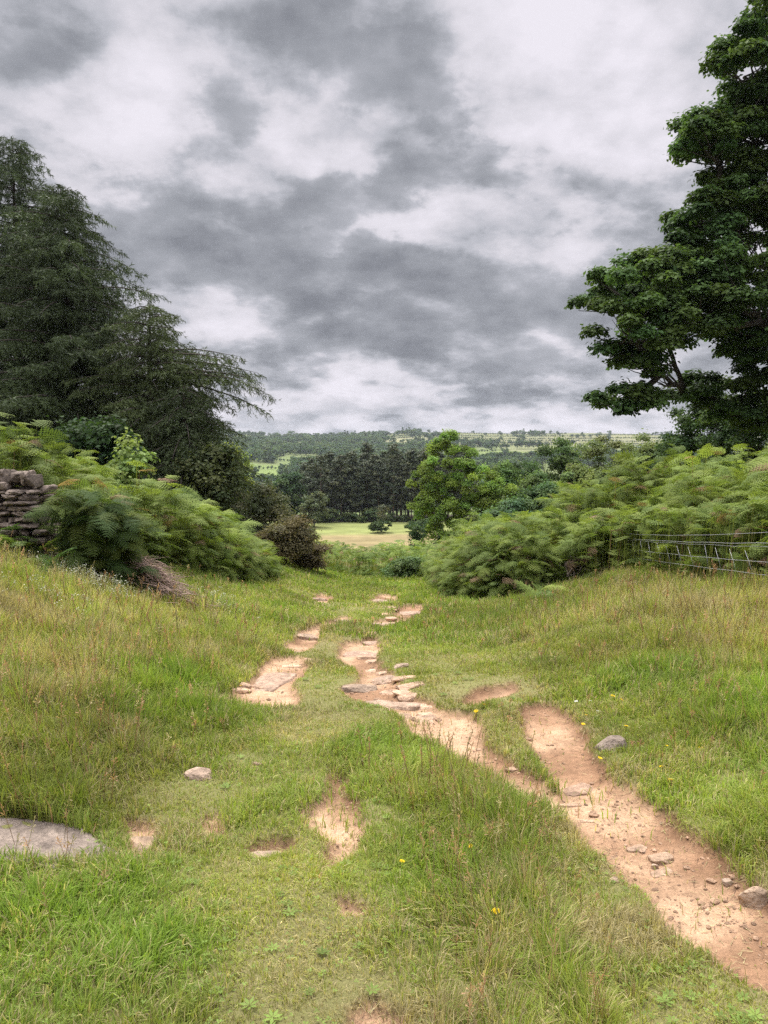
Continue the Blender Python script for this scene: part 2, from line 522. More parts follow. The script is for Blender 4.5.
def blades(n_per_m2, y0, y1, width, geo_s, geo_t, seed, hmul=1.0):
    r = np.random.default_rng(seed)
    ym = y1
    half = .64 * ym + .6
    n = int(n_per_m2 * 2 * half * (y1 - y0))
    x = r.uniform(-half, half, n)
    y = r.uniform(y0, y1, n)
    m = np.abs(x) < .64 * y + .6
    x, y = x[m], y[m]
    s = dirt_sd(x, y)
    keep = r.random(len(x)) < np.clip(.012 + np.where((x < .35) & (y < 6.2), .10, 0) + sstep(-.035, .035, s), 0, 1)
    for (rx_, ry_, ra, rb) in ROCKS:
        keep &= ((x - rx_) / ra) ** 2 + ((y - ry_) / rb) ** 2 > 1
    x, y, s = x[keep], y[keep], s[keep]
    sw = sward(x, y)
    h, straw, red, lush = sw.T
    patch = fbm(x * 1.6, y * 1.6, 1, 3)
    tuft = fbm(x * 4.5, y * 4.5, 4, 3)
    keep = r.random(len(x)) < .35 + 1.3 * tuft * np.clip(.6 + h * 4, 0, 1.2)
    x, y, s, h, straw, red, lush, patch, tuft = [q[keep] for q in (x, y, s, h, straw, red, lush, patch, tuft)]
    n = len(x)
    near = 1 - sstep(0, .22, s)
    h = h * (1 - .2 * near) * (.45 + .9 * tuft) * (.6 + .7 * patch) * r.uniform(.5, 1.25, n) * hmul * .92
    az = 2 * PI * fbm(x * 1.2, y * 1.2, 7, 2) * 2 + r.normal(0, 1.1, n)
    lean = r.uniform(.25, 1.1, n) * (1.2 - .45 * np.clip(h / .3, 0, 1))
    # tussocks: blades fan out from the middle of their tuft
    cell = np.where(h > .12, .26, .13)
    qx, qy = np.floor(x / cell), np.floor(y / cell)
    jx, jy = vnoise(qx * 7.31, qy * 5.17, 2), vnoise(qx * 3.77, qy * 9.71, 6)
    ox, oy = x - (qx + .15 + .7 * jx) * cell, y - (qy + .15 + .7 * jy) * cell
    od = np.sqrt(ox * ox + oy * oy) / cell
    tf_ = r.random(n) < .7
    az = np.where(tf_, np.arctan2(oy, ox) + r.normal(0, .5, n), az)
    lean = np.where(tf_, lean * (.5 + 1.1 * od), lean)
    h = h * np.where(tf_, 1.2 - .7 * np.clip(od, 0, .8), 1)
    dx, dy = np.cos(az), np.sin(az)
    z = terr_full(x, y, s)
    B = np.stack([x, y, z - .01], 1)
    D = np.stack([dx, dy, 0 * dx], 1)
    Pn = np.stack([-dy, dx, 0 * dx], 1)
    tw = r.normal(0, .5, n)
    Pn = unit(Pn * np.cos(tw)[:, None] + D * np.sin(tw)[:, None])
    w = width * r.uniform(.6, 1.3, n) * (1 + .8 * lush * (h > .07))
    up = np.array([0, 0, 1.0])
    c1 = np.sqrt(np.clip(1 - (lean * .35) ** 2, .1, 1))
    mid = B + (h * .55)[:, None] * (up * c1[:, None] + D * (lean * .32)[:, None])
    tip = mid + (h * .5)[:, None] * (up * np.clip(1 - lean * .75, -.2, 1)[:, None] + D * (lean * 1.0)[:, None])
    Wv = Pn * (w / 2)[:, None]
    Vt = np.stack([B - Wv, B + Wv, mid - Wv * .8, mid + Wv * .8, tip], 1).reshape(-1, 3)
    tf = np.array([[0, 1, 3], [0, 3, 2], [2, 3, 4]])
    Tt = (tf[None] + (np.arange(n) * 5)[:, None, None]).reshape(-1, 3)
    u = r.random(n)
    lushk = np.clip(lush + r.normal(0, .25, n) + 1.2 * (patch - .5), 0, 1)[:, None]
    c = C_LUSH * lushk + C_OLIVE * (1 - lushk)
    st = (u < straw * (.5 + patch) * (1 + .6 * near) * (.5 + 1.5 * sstep(.42, .68, fbm(x * 2.4, y * 2.4, 2, 3))))[:, None]
    c = np.where(st, C_STRAW * r.uniform(.65, 1.15, (n, 1)), c)
    rd = (~st[:, 0] & (r.random(n) < red * .35 * (.4 + 1.2 * patch)))[:, None]
    c = np.where(rd, C_RED * r.uniform(.8, 1.3, (n, 1)), c)
    c = c * r.uniform(.7, 1.25, (n, 1)) * (.55 + .85 * fbm(x * .9, y * .9, 5, 3))[:, None]
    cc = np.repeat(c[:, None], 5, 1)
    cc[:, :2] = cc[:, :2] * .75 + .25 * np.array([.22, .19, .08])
    tall = h > .13
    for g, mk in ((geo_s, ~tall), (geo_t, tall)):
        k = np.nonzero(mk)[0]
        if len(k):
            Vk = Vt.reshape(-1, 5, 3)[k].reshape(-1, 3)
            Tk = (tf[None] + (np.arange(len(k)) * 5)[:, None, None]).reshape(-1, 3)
            g.add(Vk, Tk, cc[k].reshape(-1, 3))


def weeds():
    r = np.random.default_rng(27)
    n = 40000
    y = 1.6 * np.exp(r.uniform(0, math.log(9 / 1.6), n)); x = r.uniform(-.62, .62, n) * y
    s = dirt_sd(x, y); sw = sward(x, y)
    k_ = (s > .03) & (sw[:, 0] < .13) & (r.random(n) < .12 + .5 * (fbm(x * 3, y * 3, 6, 3) > .55))
    x, y = x[k_][:1700], y[k_][:1700]
    geo = Geo()
    for i in range(len(x)):
        m = 3 if i % 7 else 7
        sz = (r.uniform(.007, .012) if m == 3 else r.uniform(.02, .034)) * (.8 + .08 * y[i])
        a = r.uniform(0, 6.28) + np.arange(m) * 2 * PI / m
        h = r.uniform(.012, .045) if m == 3 else .012
        d = np.stack([np.cos(a), np.sin(a), np.full(m, .25)], 1)
        P = np.array([x[i], y[i], 0]) + d * sz * .55
        P[:, 2] = float(terr(x[i], y[i])) + h + sz * .1
        N_ = np.stack([-np.cos(a) * .3, -np.sin(a) * .3, np.ones(m)], 1) + r.normal(0, .15, (m, 3))
        N_ = unit(N_)
        dd = unit(d - N_ * (d * N_).sum(1, keepdims=True)); ss = np.cross(N_, dd)
        wd = .42 if m == 3 else .2
        V_ = np.stack([P - dd * sz * .5, P + ss * sz * wd, P + dd * sz * .5, P - ss * sz * wd], 1).reshape(-1, 3)
        T_ = (np.array([[0, 1, 2], [0, 2, 3]])[None] + (np.arange(m) * 4)[:, None, None]).reshape(-1, 3)
        geo.add(V_, T_, np.array([.19, .27, .06]) * r.uniform(.7, 1.3))
    tag(obj('clover', geo.mesh('clover'), M_GRASS), 'low clover and plantain leaves in the worn turf', 'weeds', kind='stuff')


def seed_heads(n, geo, seed):
    """flowering stems: thin stalk and a loose panicle"""
    r = np.random.default_rng(seed)
    y = 1.5 * np.exp(r.uniform(0, math.log(15 / 1.5), n * 3))
    x = r.uniform(-.62, .62, n * 3) * y
    s = dirt_sd(x, y)
    sw = sward(x, y)
    k = (s > .08) & (sw[:, 0] > .12) & (r.random(len(x)) < .12 + 1.4 * sw[:, 2] * fbm(x * 1.3, y * 1.3, 2, 2))
    x, y, sw = x[k][:n], y[k][:n], sw[k][:n]
    for i in range(len(x)):
        h = sw[i, 0] * r.uniform(1.1, 1.75 if y[i] < 5 else 1.3)
        b = np.array([x[i], y[i], terr(x[i], y[i])])
        a = r.uniform(0, 2 * PI)
        tip = b + np.array([math.cos(a) * h * .25, math.sin(a) * h * .25, h])
        wd = max(.0012, .0006 * y[i] * .7)
        P = curve(b, tip, (0, 0, .06 * h), 4)
        rr = np.full(4, wd)
        Vt, Tt = tube(P, rr, 3)
        c = C_STRAW * r.uniform(.5, 1) if r.random() < .5 else C_RED * r.uniform(.9, 1.5)
        geo.add(Vt, Tt, c * np.array([.9, .95, .8]))
        m = 12
        hl = h * r.uniform(.2, .38)
        tt = r.random(m) * min(1, 1.3 - .05 * y[i])
        ax = unit(tip - P[-2])
        o = tip - ax * (tt * hl)[:, None]
        d = unit(r.normal(0, 1, (m, 3)) + ax * 1.2)
        ln = (.008 + .02 * tt) * (1 + y[i] * .02)
        p1 = o + d * ln[:, None]
        sdv = unit(np.cross(d, r.normal(0, 1, (m, 3)))) * (wd * 1.6)
        Vh = np.stack([o - sdv * .3, p1 - sdv, p1 + sdv], 1).reshape(-1, 3)
        geo.add(Vh, np.arange(m * 3).reshape(-1, 3), c * r.uniform(.8, 1.25))




# ------------------------------------------------------------------ rocks and flowers
def ico(sub):
    import bmesh
    bm = bmesh.new()
    bmesh.ops.create_icosphere(bm, subdivisions=sub, radius=1)
    bm.verts.ensure_lookup_table()
    v = np.array([p.co[:] for p in bm.verts])
    f = np.array([[q.index for q in p.verts] for p in bm.faces])
    bm.free()
    return v, f


ICO4, ICO3, ICO2 = ico(5), ico(3), ico(2)


def rock_geo(size, seed, rough=.25, boxy=.5, base=ICO4, cleave=5):
    v, f = base
    r = np.random.default_rng(seed)
    o = r.uniform(0, 40, 3)
    b = v / np.abs(v).max(1, keepdims=True)
    p = v * (1 - boxy) + b * boxy * .85
    n = fbm(v[:, 0] * 1.3 + v[:, 2] + o[0], v[:, 1] * 1.3 - v[:, 2] * .7 + o[1], seed, 5) - .5
    n2 = fbm(v[:, 0] * 6 + o[1], v[:, 1] * 6 + v[:, 2] * 6 + o[2], seed + 1, 3) - .5
    p = p * (1 + rough * 1.6 * n + .10 * n2)[:, None]
    # a few cleaved faces
    for _ in range(cleave):
        d = unit(r.normal(0, 1, 3)); c = r.uniform(.6, .85)
        t = p @ d
        p = p - np.clip(t - c, 0, None)[:, None] * d * .85
    return p * np.array(size), f


ROCKS = []


def rock(px, py, w, d, h, label, seed, tint=(1, 1, 1), rz=None, sink=.45, name='rock', boxy=.5, group=None, cleave=5, rough=.25, flat_top=False):
    x, y = W(px, py)
    z = float(terr_full(np.array([x]), np.array([y]))[0])
    if w > .12: ROCKS.append((x, y, w * .40, d * .38))
    v, f = rock_geo((w / 2, d / 2, h / 2), seed, rough, boxy, cleave=cleave)
    if flat_top:
        zt_ = .35 * h / 2
        v[:, 2] = np.where(v[:, 2] > zt_, zt_ + (v[:, 2] - zt_) * .12, v[:, 2]) + .008 * (fbm(v[:, 0] * 14, v[:, 1] * 14, 3, 4) - .5) * 2
    o = obj(name, make_mesh(name, v, f, np.tile(np.array(tint), (len(v), 1))), M_ROCK)
    o.location = (x, y, z + h / 2 - sink * h)
    e_ = .3
    gx = float(terr(x + e_, y) - terr(x - e_, y)) / (2 * e_); gy = float(terr(x, y + e_) - terr(x, y - e_)) / (2 * e_)
    q = Vector((0, 0, 1)).rotation_difference(Vector((-gx, -gy, 1)).normalized())
    o.rotation_mode = 'QUATERNION'
    o.rotation_quaternion = q @ Euler((random.uniform(-.06, .06), random.uniform(-.06, .06), random.uniform(-.6, .6) if rz is None else rz)).to_quaternion()
    return tag(o, label, 'rock', group)


GREY = (.66, .67, .70)
rock(15, 838, 1.0, .42, .13, 'large flat grey slab lying in the grass at the left edge', 1, GREY, .06, .66, boxy=.86, cleave=2, rough=.55, flat_top=True)
rock(198, 775, .20, .15, .10, 'small pale rounded stone alone in short turf left of the path', 2, (1.02, .95, .9), 0, .6, boxy=.2)
rock(142, 836, .17, .20, .07, 'brownish flat stone beside the large grey slab', 3, (.95, .85, .74), .3, .7)
rock(266, 848, .24, .10, .06, 'low pale stone poking out below a grass tuft beside the bare patch', 4, (1.02, .95, .88), .2, .6)
rock(611, 748, .22, .20, .17, 'lichen-grey boulder on the right edge of the earth track', 5, (.66, .66, .67), .4, .55)
rock(757, 890, .13, .13, .12, 'squat tan boulder at the right frame edge beside the track', 6, (1.05, .95, .85), .3, .5, boxy=.6)
rock(662, 848, .13, .10, .05, 'flat stone half buried in the middle of the earth track', 7, (1.05, .92, .8), .2, .55)
rock(655, 856, .035, .03, .035, 'little pebble against the half buried stone on the track', 8, (1.1, 1, .95), 0, .3)
rock(632, 839, .06, .04, .03, 'thin tan stone chip on the track uphill of the pebble', 9, (1.0, .88, .78), 0, .4)
rock(578, 782, .26, .18, .06, 'smooth pink-tan stone where the two earth tracks meet', 10, (1.06, .9, .8), .5, .65)
rock(270, 678, .46, .95, .16, 'broad pinkish outcrop in the left wheel rut', 11, (1.08, .95, .88), -.25, .72, boxy=.6)
rock(228, 697, .34, .22, .07, 'cracked tan slab at the near end of the left rut', 12, (.98, .88, .8), .2, .6)
rock(244, 704, .2, .14, .06, 'small tan slab at the foot of the left rut outcrop', 13, (.98, .86, .78), .4, .6)
rock(385, 676, .32, .3, .16, 'rounded pale rock in the middle of the worn central rut', 14, (1.08, .98, .9), .2, .55, boxy=.3)
rock(356, 684, .46, .28, .13, 'grey-tan ledge on the left side of the central rut', 15, (.9, .84, .78), .1, .6)
rock(362, 650, .55, .5, .12, 'flat pink-tan ledge at the top of the central rut', 16, (1.1, .95, .88), .1, .65)
rock(374, 640, .4, .2, .1, 'upper ledge stone above the central rut', 17, (1.05, .93, .86), -.1, .6)
rock(402, 700, .46, .3, .11, 'pale slab bridging the lower end of the central rut', 18, (1.08, .98, .9), -.3, .65)
rock(378, 697, .3, .14, .07, 'thin pale slab left of the lower central rut', 19, (1.08, .98, .9), -.2, .6)
rock(424, 712, .22, .16, .06, 'small tan stone between central rut and smooth earth track', 20, (1.0, .88, .78), .3, .55)
rock(402, 667, .18, .1, .06, 'lone pale stone in turf just right of the central rut', 21, (1.05, .98, .92), .2, .4)
rock(384, 600, .55, .4, .14, 'grey-tan step stone on the far path by the bracken', 22, (.98, .9, .82), -.4, .55)
rock(411, 610, .45, .5, .12, 'pale stone at the far bend of the path against the bracken', 23, (1.1, .98, .9), .2, .6)
rock(388, 622, .6, .22, .10, 'long pale stone lying across the far path', 24, (1.1, .98, .9), .15, .55)
rock(343, 619, .42, .16, .09, 'small pale stone in far turf between the ruts', 25, (1.05, .98, .92), -.1, .5)
rock(318, 598, .4, .2, .12, 'far brown stone beside the brown bush', 26, (.95, .86, .78), 0, .5)
rock(305, 634, .4, .24, .10, 'tan stone at the far end of the left rut', 27, (1.0, .9, .82), .4, .6)
rock(296, 650, .36, .16, .08, 'thin tan ledge above the left rut outcrop', 28, (1.0, .9, .82), .1, .6, cleave=1)
rock(258, 765, .07, .05, .03, 'tiny brown stone flush with turf right of the pale rounded stone', 29, (.9, .8, .7), 0, .5)
rock(614, 882, .05, .04, .03, 'small pale stone chip on the left margin of the earth track', 31, (1.1, 1, .9), 0, .4)
rock(728, 872, .05, .04, .04, 'pale pebble beside the squat tan boulder', 30, (1.15, 1.1, 1.05), 0, .3)


def gravel():
    r = np.random.default_rng(64)
    n = 60000
    y = np.exp(r.uniform(math.log(1.8), math.log(18), n)); x = r.uniform(-.6, .6, n) * (y + .5)
    s = dirt_sd(x, y)
    k_ = (s < -.01) & (fbm(x * 2.5, y * 2.5, 3, 3) > .44)
    x, y = x[k_][:1500], y[k_][:1500]
    g = Geo()
    v, f = ICO1
    n = len(x)
    S = np.exp(r.normal(math.log(.0038), .6, n)) * (.7 + .1 * y)
    z = terr_full(x, y) + S * .15
    a = r.uniform(0, 6.28, n)
    Rm = np.zeros((n, 3, 3)); Rm[:, 0, 0] = np.cos(a) * 1.3; Rm[:, 0, 1] = -np.sin(a); Rm[:, 1, 0] = np.sin(a) * 1.3; Rm[:, 1, 1] = np.cos(a); Rm[:, 2, 2] = .6
    vv = v * r.uniform(.75, 1.2, (len(v), 1))
    scatter(g, vv, f, Rm, np.stack([x, y, z], 1), S, np.array([1, .82, .68]) * r.uniform(.7, 1.15, (n, 1)))
    tag(obj('gravel', g.mesh('gravel', flat=True), M_ROCK), 'small stones and grit strewn over the bare earth', 'gravel', kind='stuff')
    # dry stalks trodden into the earth
    m = 60000
    y = np.exp(r.uniform(math.log(1.8), math.log(18), m)); x = r.uniform(-.6, .6, m) * (y + .5)
    s = dirt_sd(x, y)
    k_ = (s < .03) & (r.random(m) < .25 + .5 * sstep(-.12, 0, s))
    x, y = x[k_][:5000], y[k_][:5000]
    n = len(x)
    a = r.uniform(0, 6.28, n); L_ = r.uniform(.015, .07, n); w = .0014 * (.6 + .16 * y)
    d = np.stack([np.cos(a), np.sin(a), 0 * a], 1); p = np.stack([-d[:, 1], d[:, 0], 0 * a], 1) * w[:, None]
    A = np.stack([x, y, terr_full(x, y) + .005], 1); B = A + d * L_[:, None]
    B[:, 2] = terr_full(B[:, 0], B[:, 1]) + r.uniform(.003, .015, n)
    V_ = np.stack([A - p, A + p, B], 1).reshape(-1, 3)
    c = np.where(r.random((n, 1)) < .55, C_STRAW * .8, np.array([.16, .10, .065])) * r.uniform(.6, 1.1, (n, 1))
    tag(obj('dry_litter', make_mesh('dry_litter', V_, np.arange(n * 3).reshape(-1, 3), np.repeat(c, 3, 0)), M_DEAD), 'scraps of dry straw trodden into the bare earth', 'straw litter', kind='stuff')


ICO1 = ico(1)
gravel()
gs, gt = Geo(), Geo()
blades(23000, .9, 2.4, .0034, gs, gt, 11)
blades(19000, 2.4, 3.8, .0038, gs, gt, 12)
blades(11500, 3.8, 6, .0046, gs, gt, 13)
blades(5600, 6, 9, .0062, gs, gt, 14)
blades(2400, 9, 13, .009, gs, gt, 15)
blades(1100, 13, 19, .014, gs, gt, 16)
blades(480, 19, 30, .022, gs, gt, 17)
tag(obj('grass', gs.mesh('grass'), M_GRASS), 'short worn green turf with straw bits along the path', 'grass', kind='stuff')


weeds()
seed_heads(3200, gt, 21)
tag(obj('tall_grass', gt.mesh('tall_grass'), M_GRASS), 'long rough grass with reddish seed heads on both verges', 'grass', kind='stuff')


rs = np.random.default_rng(68)
for (x0_, y0_, x1_, y1_, n_, lab_, grp_) in ((350, 645, 430, 716, 16, 'flat pale stone bedded in the worn central rut', 'stones bedded in the central rut'),
                                (225, 700, 295, 660, 9, 'flat tan stone bedded in the left rut', 'stones bedded in the left rut'),
                                (350, 632, 412, 600, 7, 'pale stone bedded in the far bend of the path', 'stones of the far bend'),
                                (450, 722, 700, 880, 6, 'small worn stone bedded in the smooth earth track', 'stones bedded in the earth track')):
    for i_ in range(n_):
        t_ = (i_ + rs.random()) / n_
        px_ = x0_ + (x1_ - x0_) * t_ + rs.normal(0, 9); py_ = y0_ + (y1_ - y0_) * t_ + rs.normal(0, 3)
        q_ = 1 if y1_ < 800 else .45
        rock(px_, py_, rs.uniform(.12, .34) * q_, rs.uniform(.10, .24) * q_, rs.uniform(.05, .09) * q_, lab_, 300 + i_ + int(x0_), tuple(np.array([1.42, 1.22, 1.06]) * rs.uniform(.8, 1.1)), None, rs.uniform(.58, .76), boxy=.6, group=grp_)


def flower_mesh(color, seed):
    r = np.random.default_rng(seed)
    g = Geo()
    for ring, (n, rad, lift) in enumerate(((13, 1, .1), (11, .72, .28), (8, .42, .4))):
        for k_ in range(n):
            a = 2 * PI * k_ / n + r.uniform(-.1, .1) + ring
            d = np.array([math.cos(a), math.sin(a), 0]); p = np.array([-d[1], d[0], 0])
            q = [d * .1 + p * .07, d * .1 - p * .07, d * rad + p * .11 + [0, 0, lift * rad], d * rad - p * .11 + [0, 0, lift * rad]]
            g.add(np.array(q), [[0, 1, 3], [0, 3, 2]], np.array(color) * r.uniform(.85, 1.1))
    return g.mesh('flower_head')


FL_Y, FL_W = flower_mesh((.85, .62, .02), 1), flower_mesh((.75, .75, .72), 2)
FL_Y.materials.append(M_PETAL); FL_W.materials.append(M_PETAL)


def bedstraw():
    r = np.random.default_rng(66)
    g = Geo()
    for (px, py, n, sp) in ((92, 598, 90, .22), (60, 585, 40, .25), (110, 604, 50, .15), (215, 612, 40, .3), (45, 612, 30, .3)):
        cx, cy_ = W(px, py)
        x, y = cx + r.normal(0, sp, n), cy_ + r.normal(0, sp * .7, n)
        z = terr(x, y) + r.uniform(.16, .34, n)
        for i in range(n):
            m = 5
            P = np.array([x[i], y[i], z[i]]) + r.normal(0, .018, (m, 3))
            leaf_quads(g, P, r.normal(0, .4, (m, 3)) + [0, 0, 1], r.uniform(.01, .018, m), np.array([.62, .62, .50]) * r.uniform(.7, 1.1, (m, 1)), r)
            v, t = tube(np.array([(x[i], y[i], terr(x[i], y[i])), (x[i] + .01, y[i], z[i])]), .002, 3)
            g.add(v, t, (.3, .32, .12))
    tag(obj('bedstraw', g.mesh('bedstraw'), M_PETAL), 'hazy patches of tiny cream flowers in the left verge grass', 'wild flowers', kind='stuff')


def flower(px, py, size, hh, label, white=False, group='yellow dandelions scattered over the verges'):
    x, y = W(px, py)
    # the stalk lifts the head, so step the foot towards the camera's far side
    p = at(px, py, y - hh * .9)
    fz = float(terr(p[0], p[1]))
    root = empty('daisy' if white else 'dandelion', (p[0], p[1], fz))
    tag(root, label, 'flower', group)
    hd = obj('flower_head', FL_W if white else FL_Y, None, root)
    top = max(p[2] - fz, .03)
    hd.location = (0, 0, top); hd.scale = (size,) * 3
    hd.rotation_euler = (random.uniform(-.3, .6), random.uniform(-.3, .3), random.uniform(0, 6))
    v, t = tube(curve((0, 0, 0), (0, 0, top - .002), (.01, .01, 0), 5), np.full(5, .0016), 5)
    obj('stem', make_mesh('stem', v, t, np.tile([.16, .2, .06], (len(v), 1))), M_GRASS, root)


flower(496, 911, .019, .2, 'yellow dandelion standing tall in the long grass of the central ridge', group=None)
flower(470, 846, .014, .18, 'small yellow dandelion on the ridge uphill of the tall one', group=None)
flower(402, 861, .014, .08, 'yellow dandelion low in lush turf left of the ridge', group=None)
for a in ((613, 696), (622, 700), (723, 680), (738, 686), (706, 721), (667, 746), (745, 749), (665, 618), (484, 705), (476, 712), (690, 700), (640, 668)):
    flower(*a, .02, .1, 'yellow dandelion in the grass right of the path', group='dandelions on the right verge')
for a in ((34, 638), (117, 655), (37, 702), (173, 629), (183, 632), (196, 630), (195, 637), (182, 642), (41, 739), (230, 602), (212, 596), (90, 690), (150, 612)):
    flower(*a, .022, .12, 'yellow dandelion in the long grass left of the path', group='dandelions on the left verge')
rf_ = np.random.default_rng(69)
for i_ in range(26):
    flower(rf_.uniform(5, 250), rf_.uniform(596, 720), .016, .13, 'yellow dandelion in the long grass left of the path', group='dandelions on the left verge')
for i_ in range(14):
    flower(rf_.uniform(560, 762), rf_.uniform(625, 780), .016, .12, 'yellow dandelion in the grass right of the path', group='dandelions on the right verge')
for a in ((598, 713), (576, 703), (590, 702)):
    flower(*a, .018, .06, 'small white daisy in turf right of the earth track', True, 'white daisies beside the track')

# ------------------------------------------------------------------ bracken
C_FT, C_FD = np.array([.25, .31, .072]), np.array([.085, .15, .05])


def frond_template(pairs, pn, seed, droop=.35):
    """a bracken blade 1 m long along +Y, facing +Z"""
    r = np.random.default_rng(seed)
    V_, T_ = [], []

    def tri(a, b, c):
        T_.append((len(V_), len(V_) + 1, len(V_) + 2)); V_.extend((a, b, c))

    def spine(t): return np.array([.05 * math.sin(2.5 * t + seed), t - .12 * t * t, -droop * t ** 2.2])
    for i in range(pairs):
        t = .03 + .95 * (i / pairs) ** .92
        p = spine(t); tg = unit(spine(t + .01) - p)
        Lp = .46 * (1 - t) ** .85 * (.75 + .25 * min(1, t / .15)) + .02
        for sd_ in (-1, 1):
            L_ = Lp * r.uniform(.88, 1.1)
            d0 = unit(np.array([sd_, 0, 0]) + tg * r.uniform(.25, .45) + np.array([0, 0, r.uniform(-.1, .15)]))
            pd = .22 + r.uniform(-.06, .1)
            if pn <= 1:
                w = Lp * .13 + .004
                nrm = unit(np.cross(d0, tg)); sv = unit(np.cross(nrm, d0))
                m = p + d0 * L_ * .45 - np.array([0, 0, pd * .15 * L_])
                e = p + d0 * L_ - np.array([0, 0, pd * L_ * .8])
                T_.append((len(V_), len(V_) + 1, len(V_) + 2)); T_.append((len(V_) + 1, len(V_) + 3, len(V_) + 2))
                V_.extend((p, m + sv * w, m - sv * w, e))
                continue
            n = max(2, int(round(pn * (.35 + .65 * L_ / .46))))
            for j in range(n):
                s = (j + .5) / n
                q = p + d0 * L_ * s - np.array([0, 0, pd * L_ * s * s])
                pl = L_ * .25 * (1 - s) ** .8 * (.8 + .2 * min(1, s / .2)) + .012
                pw = L_ / n * .46
                for s2 in (-1, 1):
                    dv = unit(tg * s2 + d0 * .35 + np.array([0, 0, r.uniform(-.35, .1)]))
                    tri(q - d0 * pw, q + d0 * pw, q + dv * pl * r.uniform(.85, 1.1))
            # pinna tip
            q = p + d0 * L_ * .9 - np.array([0, 0, pd * L_ * .81])
            tri(q - tg * .01, q + tg * .01, p + d0 * L_ * 1.06 - np.array([0, 0, pd * L_]))
    # rachis
    for k_ in range(6):
        a, b = spine(k_ / 6), spine((k_ + 1) / 6)
        w = .006 * (1 - k_ / 7)
        tri(a - [w, 0, 0], a + [w, 0, 0], b)
    return np.array(V_), np.array(T_)


FR_HI = [frond_template(14, 9, s, d) for s, d in ((1, .3), (2, .45), (3, .2), (4, .6))]
FR_MID = [frond_template(12, 5, s, d) for s, d in ((5, .3), (6, .45), (7, .2), (8, .6))]
FR_LO = [frond_template(11, 1, s, d) for s, d in ((9, .3), (10, .5))]


def grow_fronds(geo, x, y, hgt, az, tilt, size, col, templ, r, zfn=terr):
    """one frond per point: a stipe up to hgt, then the arching blade towards az"""
    n = len(x)
    z = zfn(x, y)
    out = np.stack([np.cos(az), np.sin(az), 0 * az], 1)
    B = np.stack([x, y, z], 1)
    top = B + np.stack([0 * x, 0 * x, hgt], 1) + out * (.12 * hgt)[:, None]
    f = unit(out * np.cos(tilt)[:, None] + np.array([0, 0, 1.0]) * np.sin(tilt)[:, None])
    upv = unit(np.array([0, 0, 1.0]) + r.normal(0, .32, (n, 3)))
    M = basis(f, upv)
    which = r.integers(0, len(templ), n)
    for k_, (tv, tf) in enumerate(templ):
        q = which == k_
        if q.any(): scatter(geo, tv, tf, M[q], top[q], size[q], col[q])
    sv = np.stack([-np.sin(az), np.cos(az), 0 * az], 1) * .005
    Vt = np.stack([B - sv, B + sv, top - sv * .7, top + sv * .7], 1).reshape(-1, 3)
    tf = np.array([[0, 1, 3], [0, 3, 2]])
    geo.add(Vt, (tf[None] + (np.arange(n) * 4)[:, None, None]).reshape(-1, 3), np.repeat(col * np.array([1.1, .95, .9]), 4, 0))


def inside_poly(P, x, y): return poly_sdf(np.array(P, float), x, y) < 0


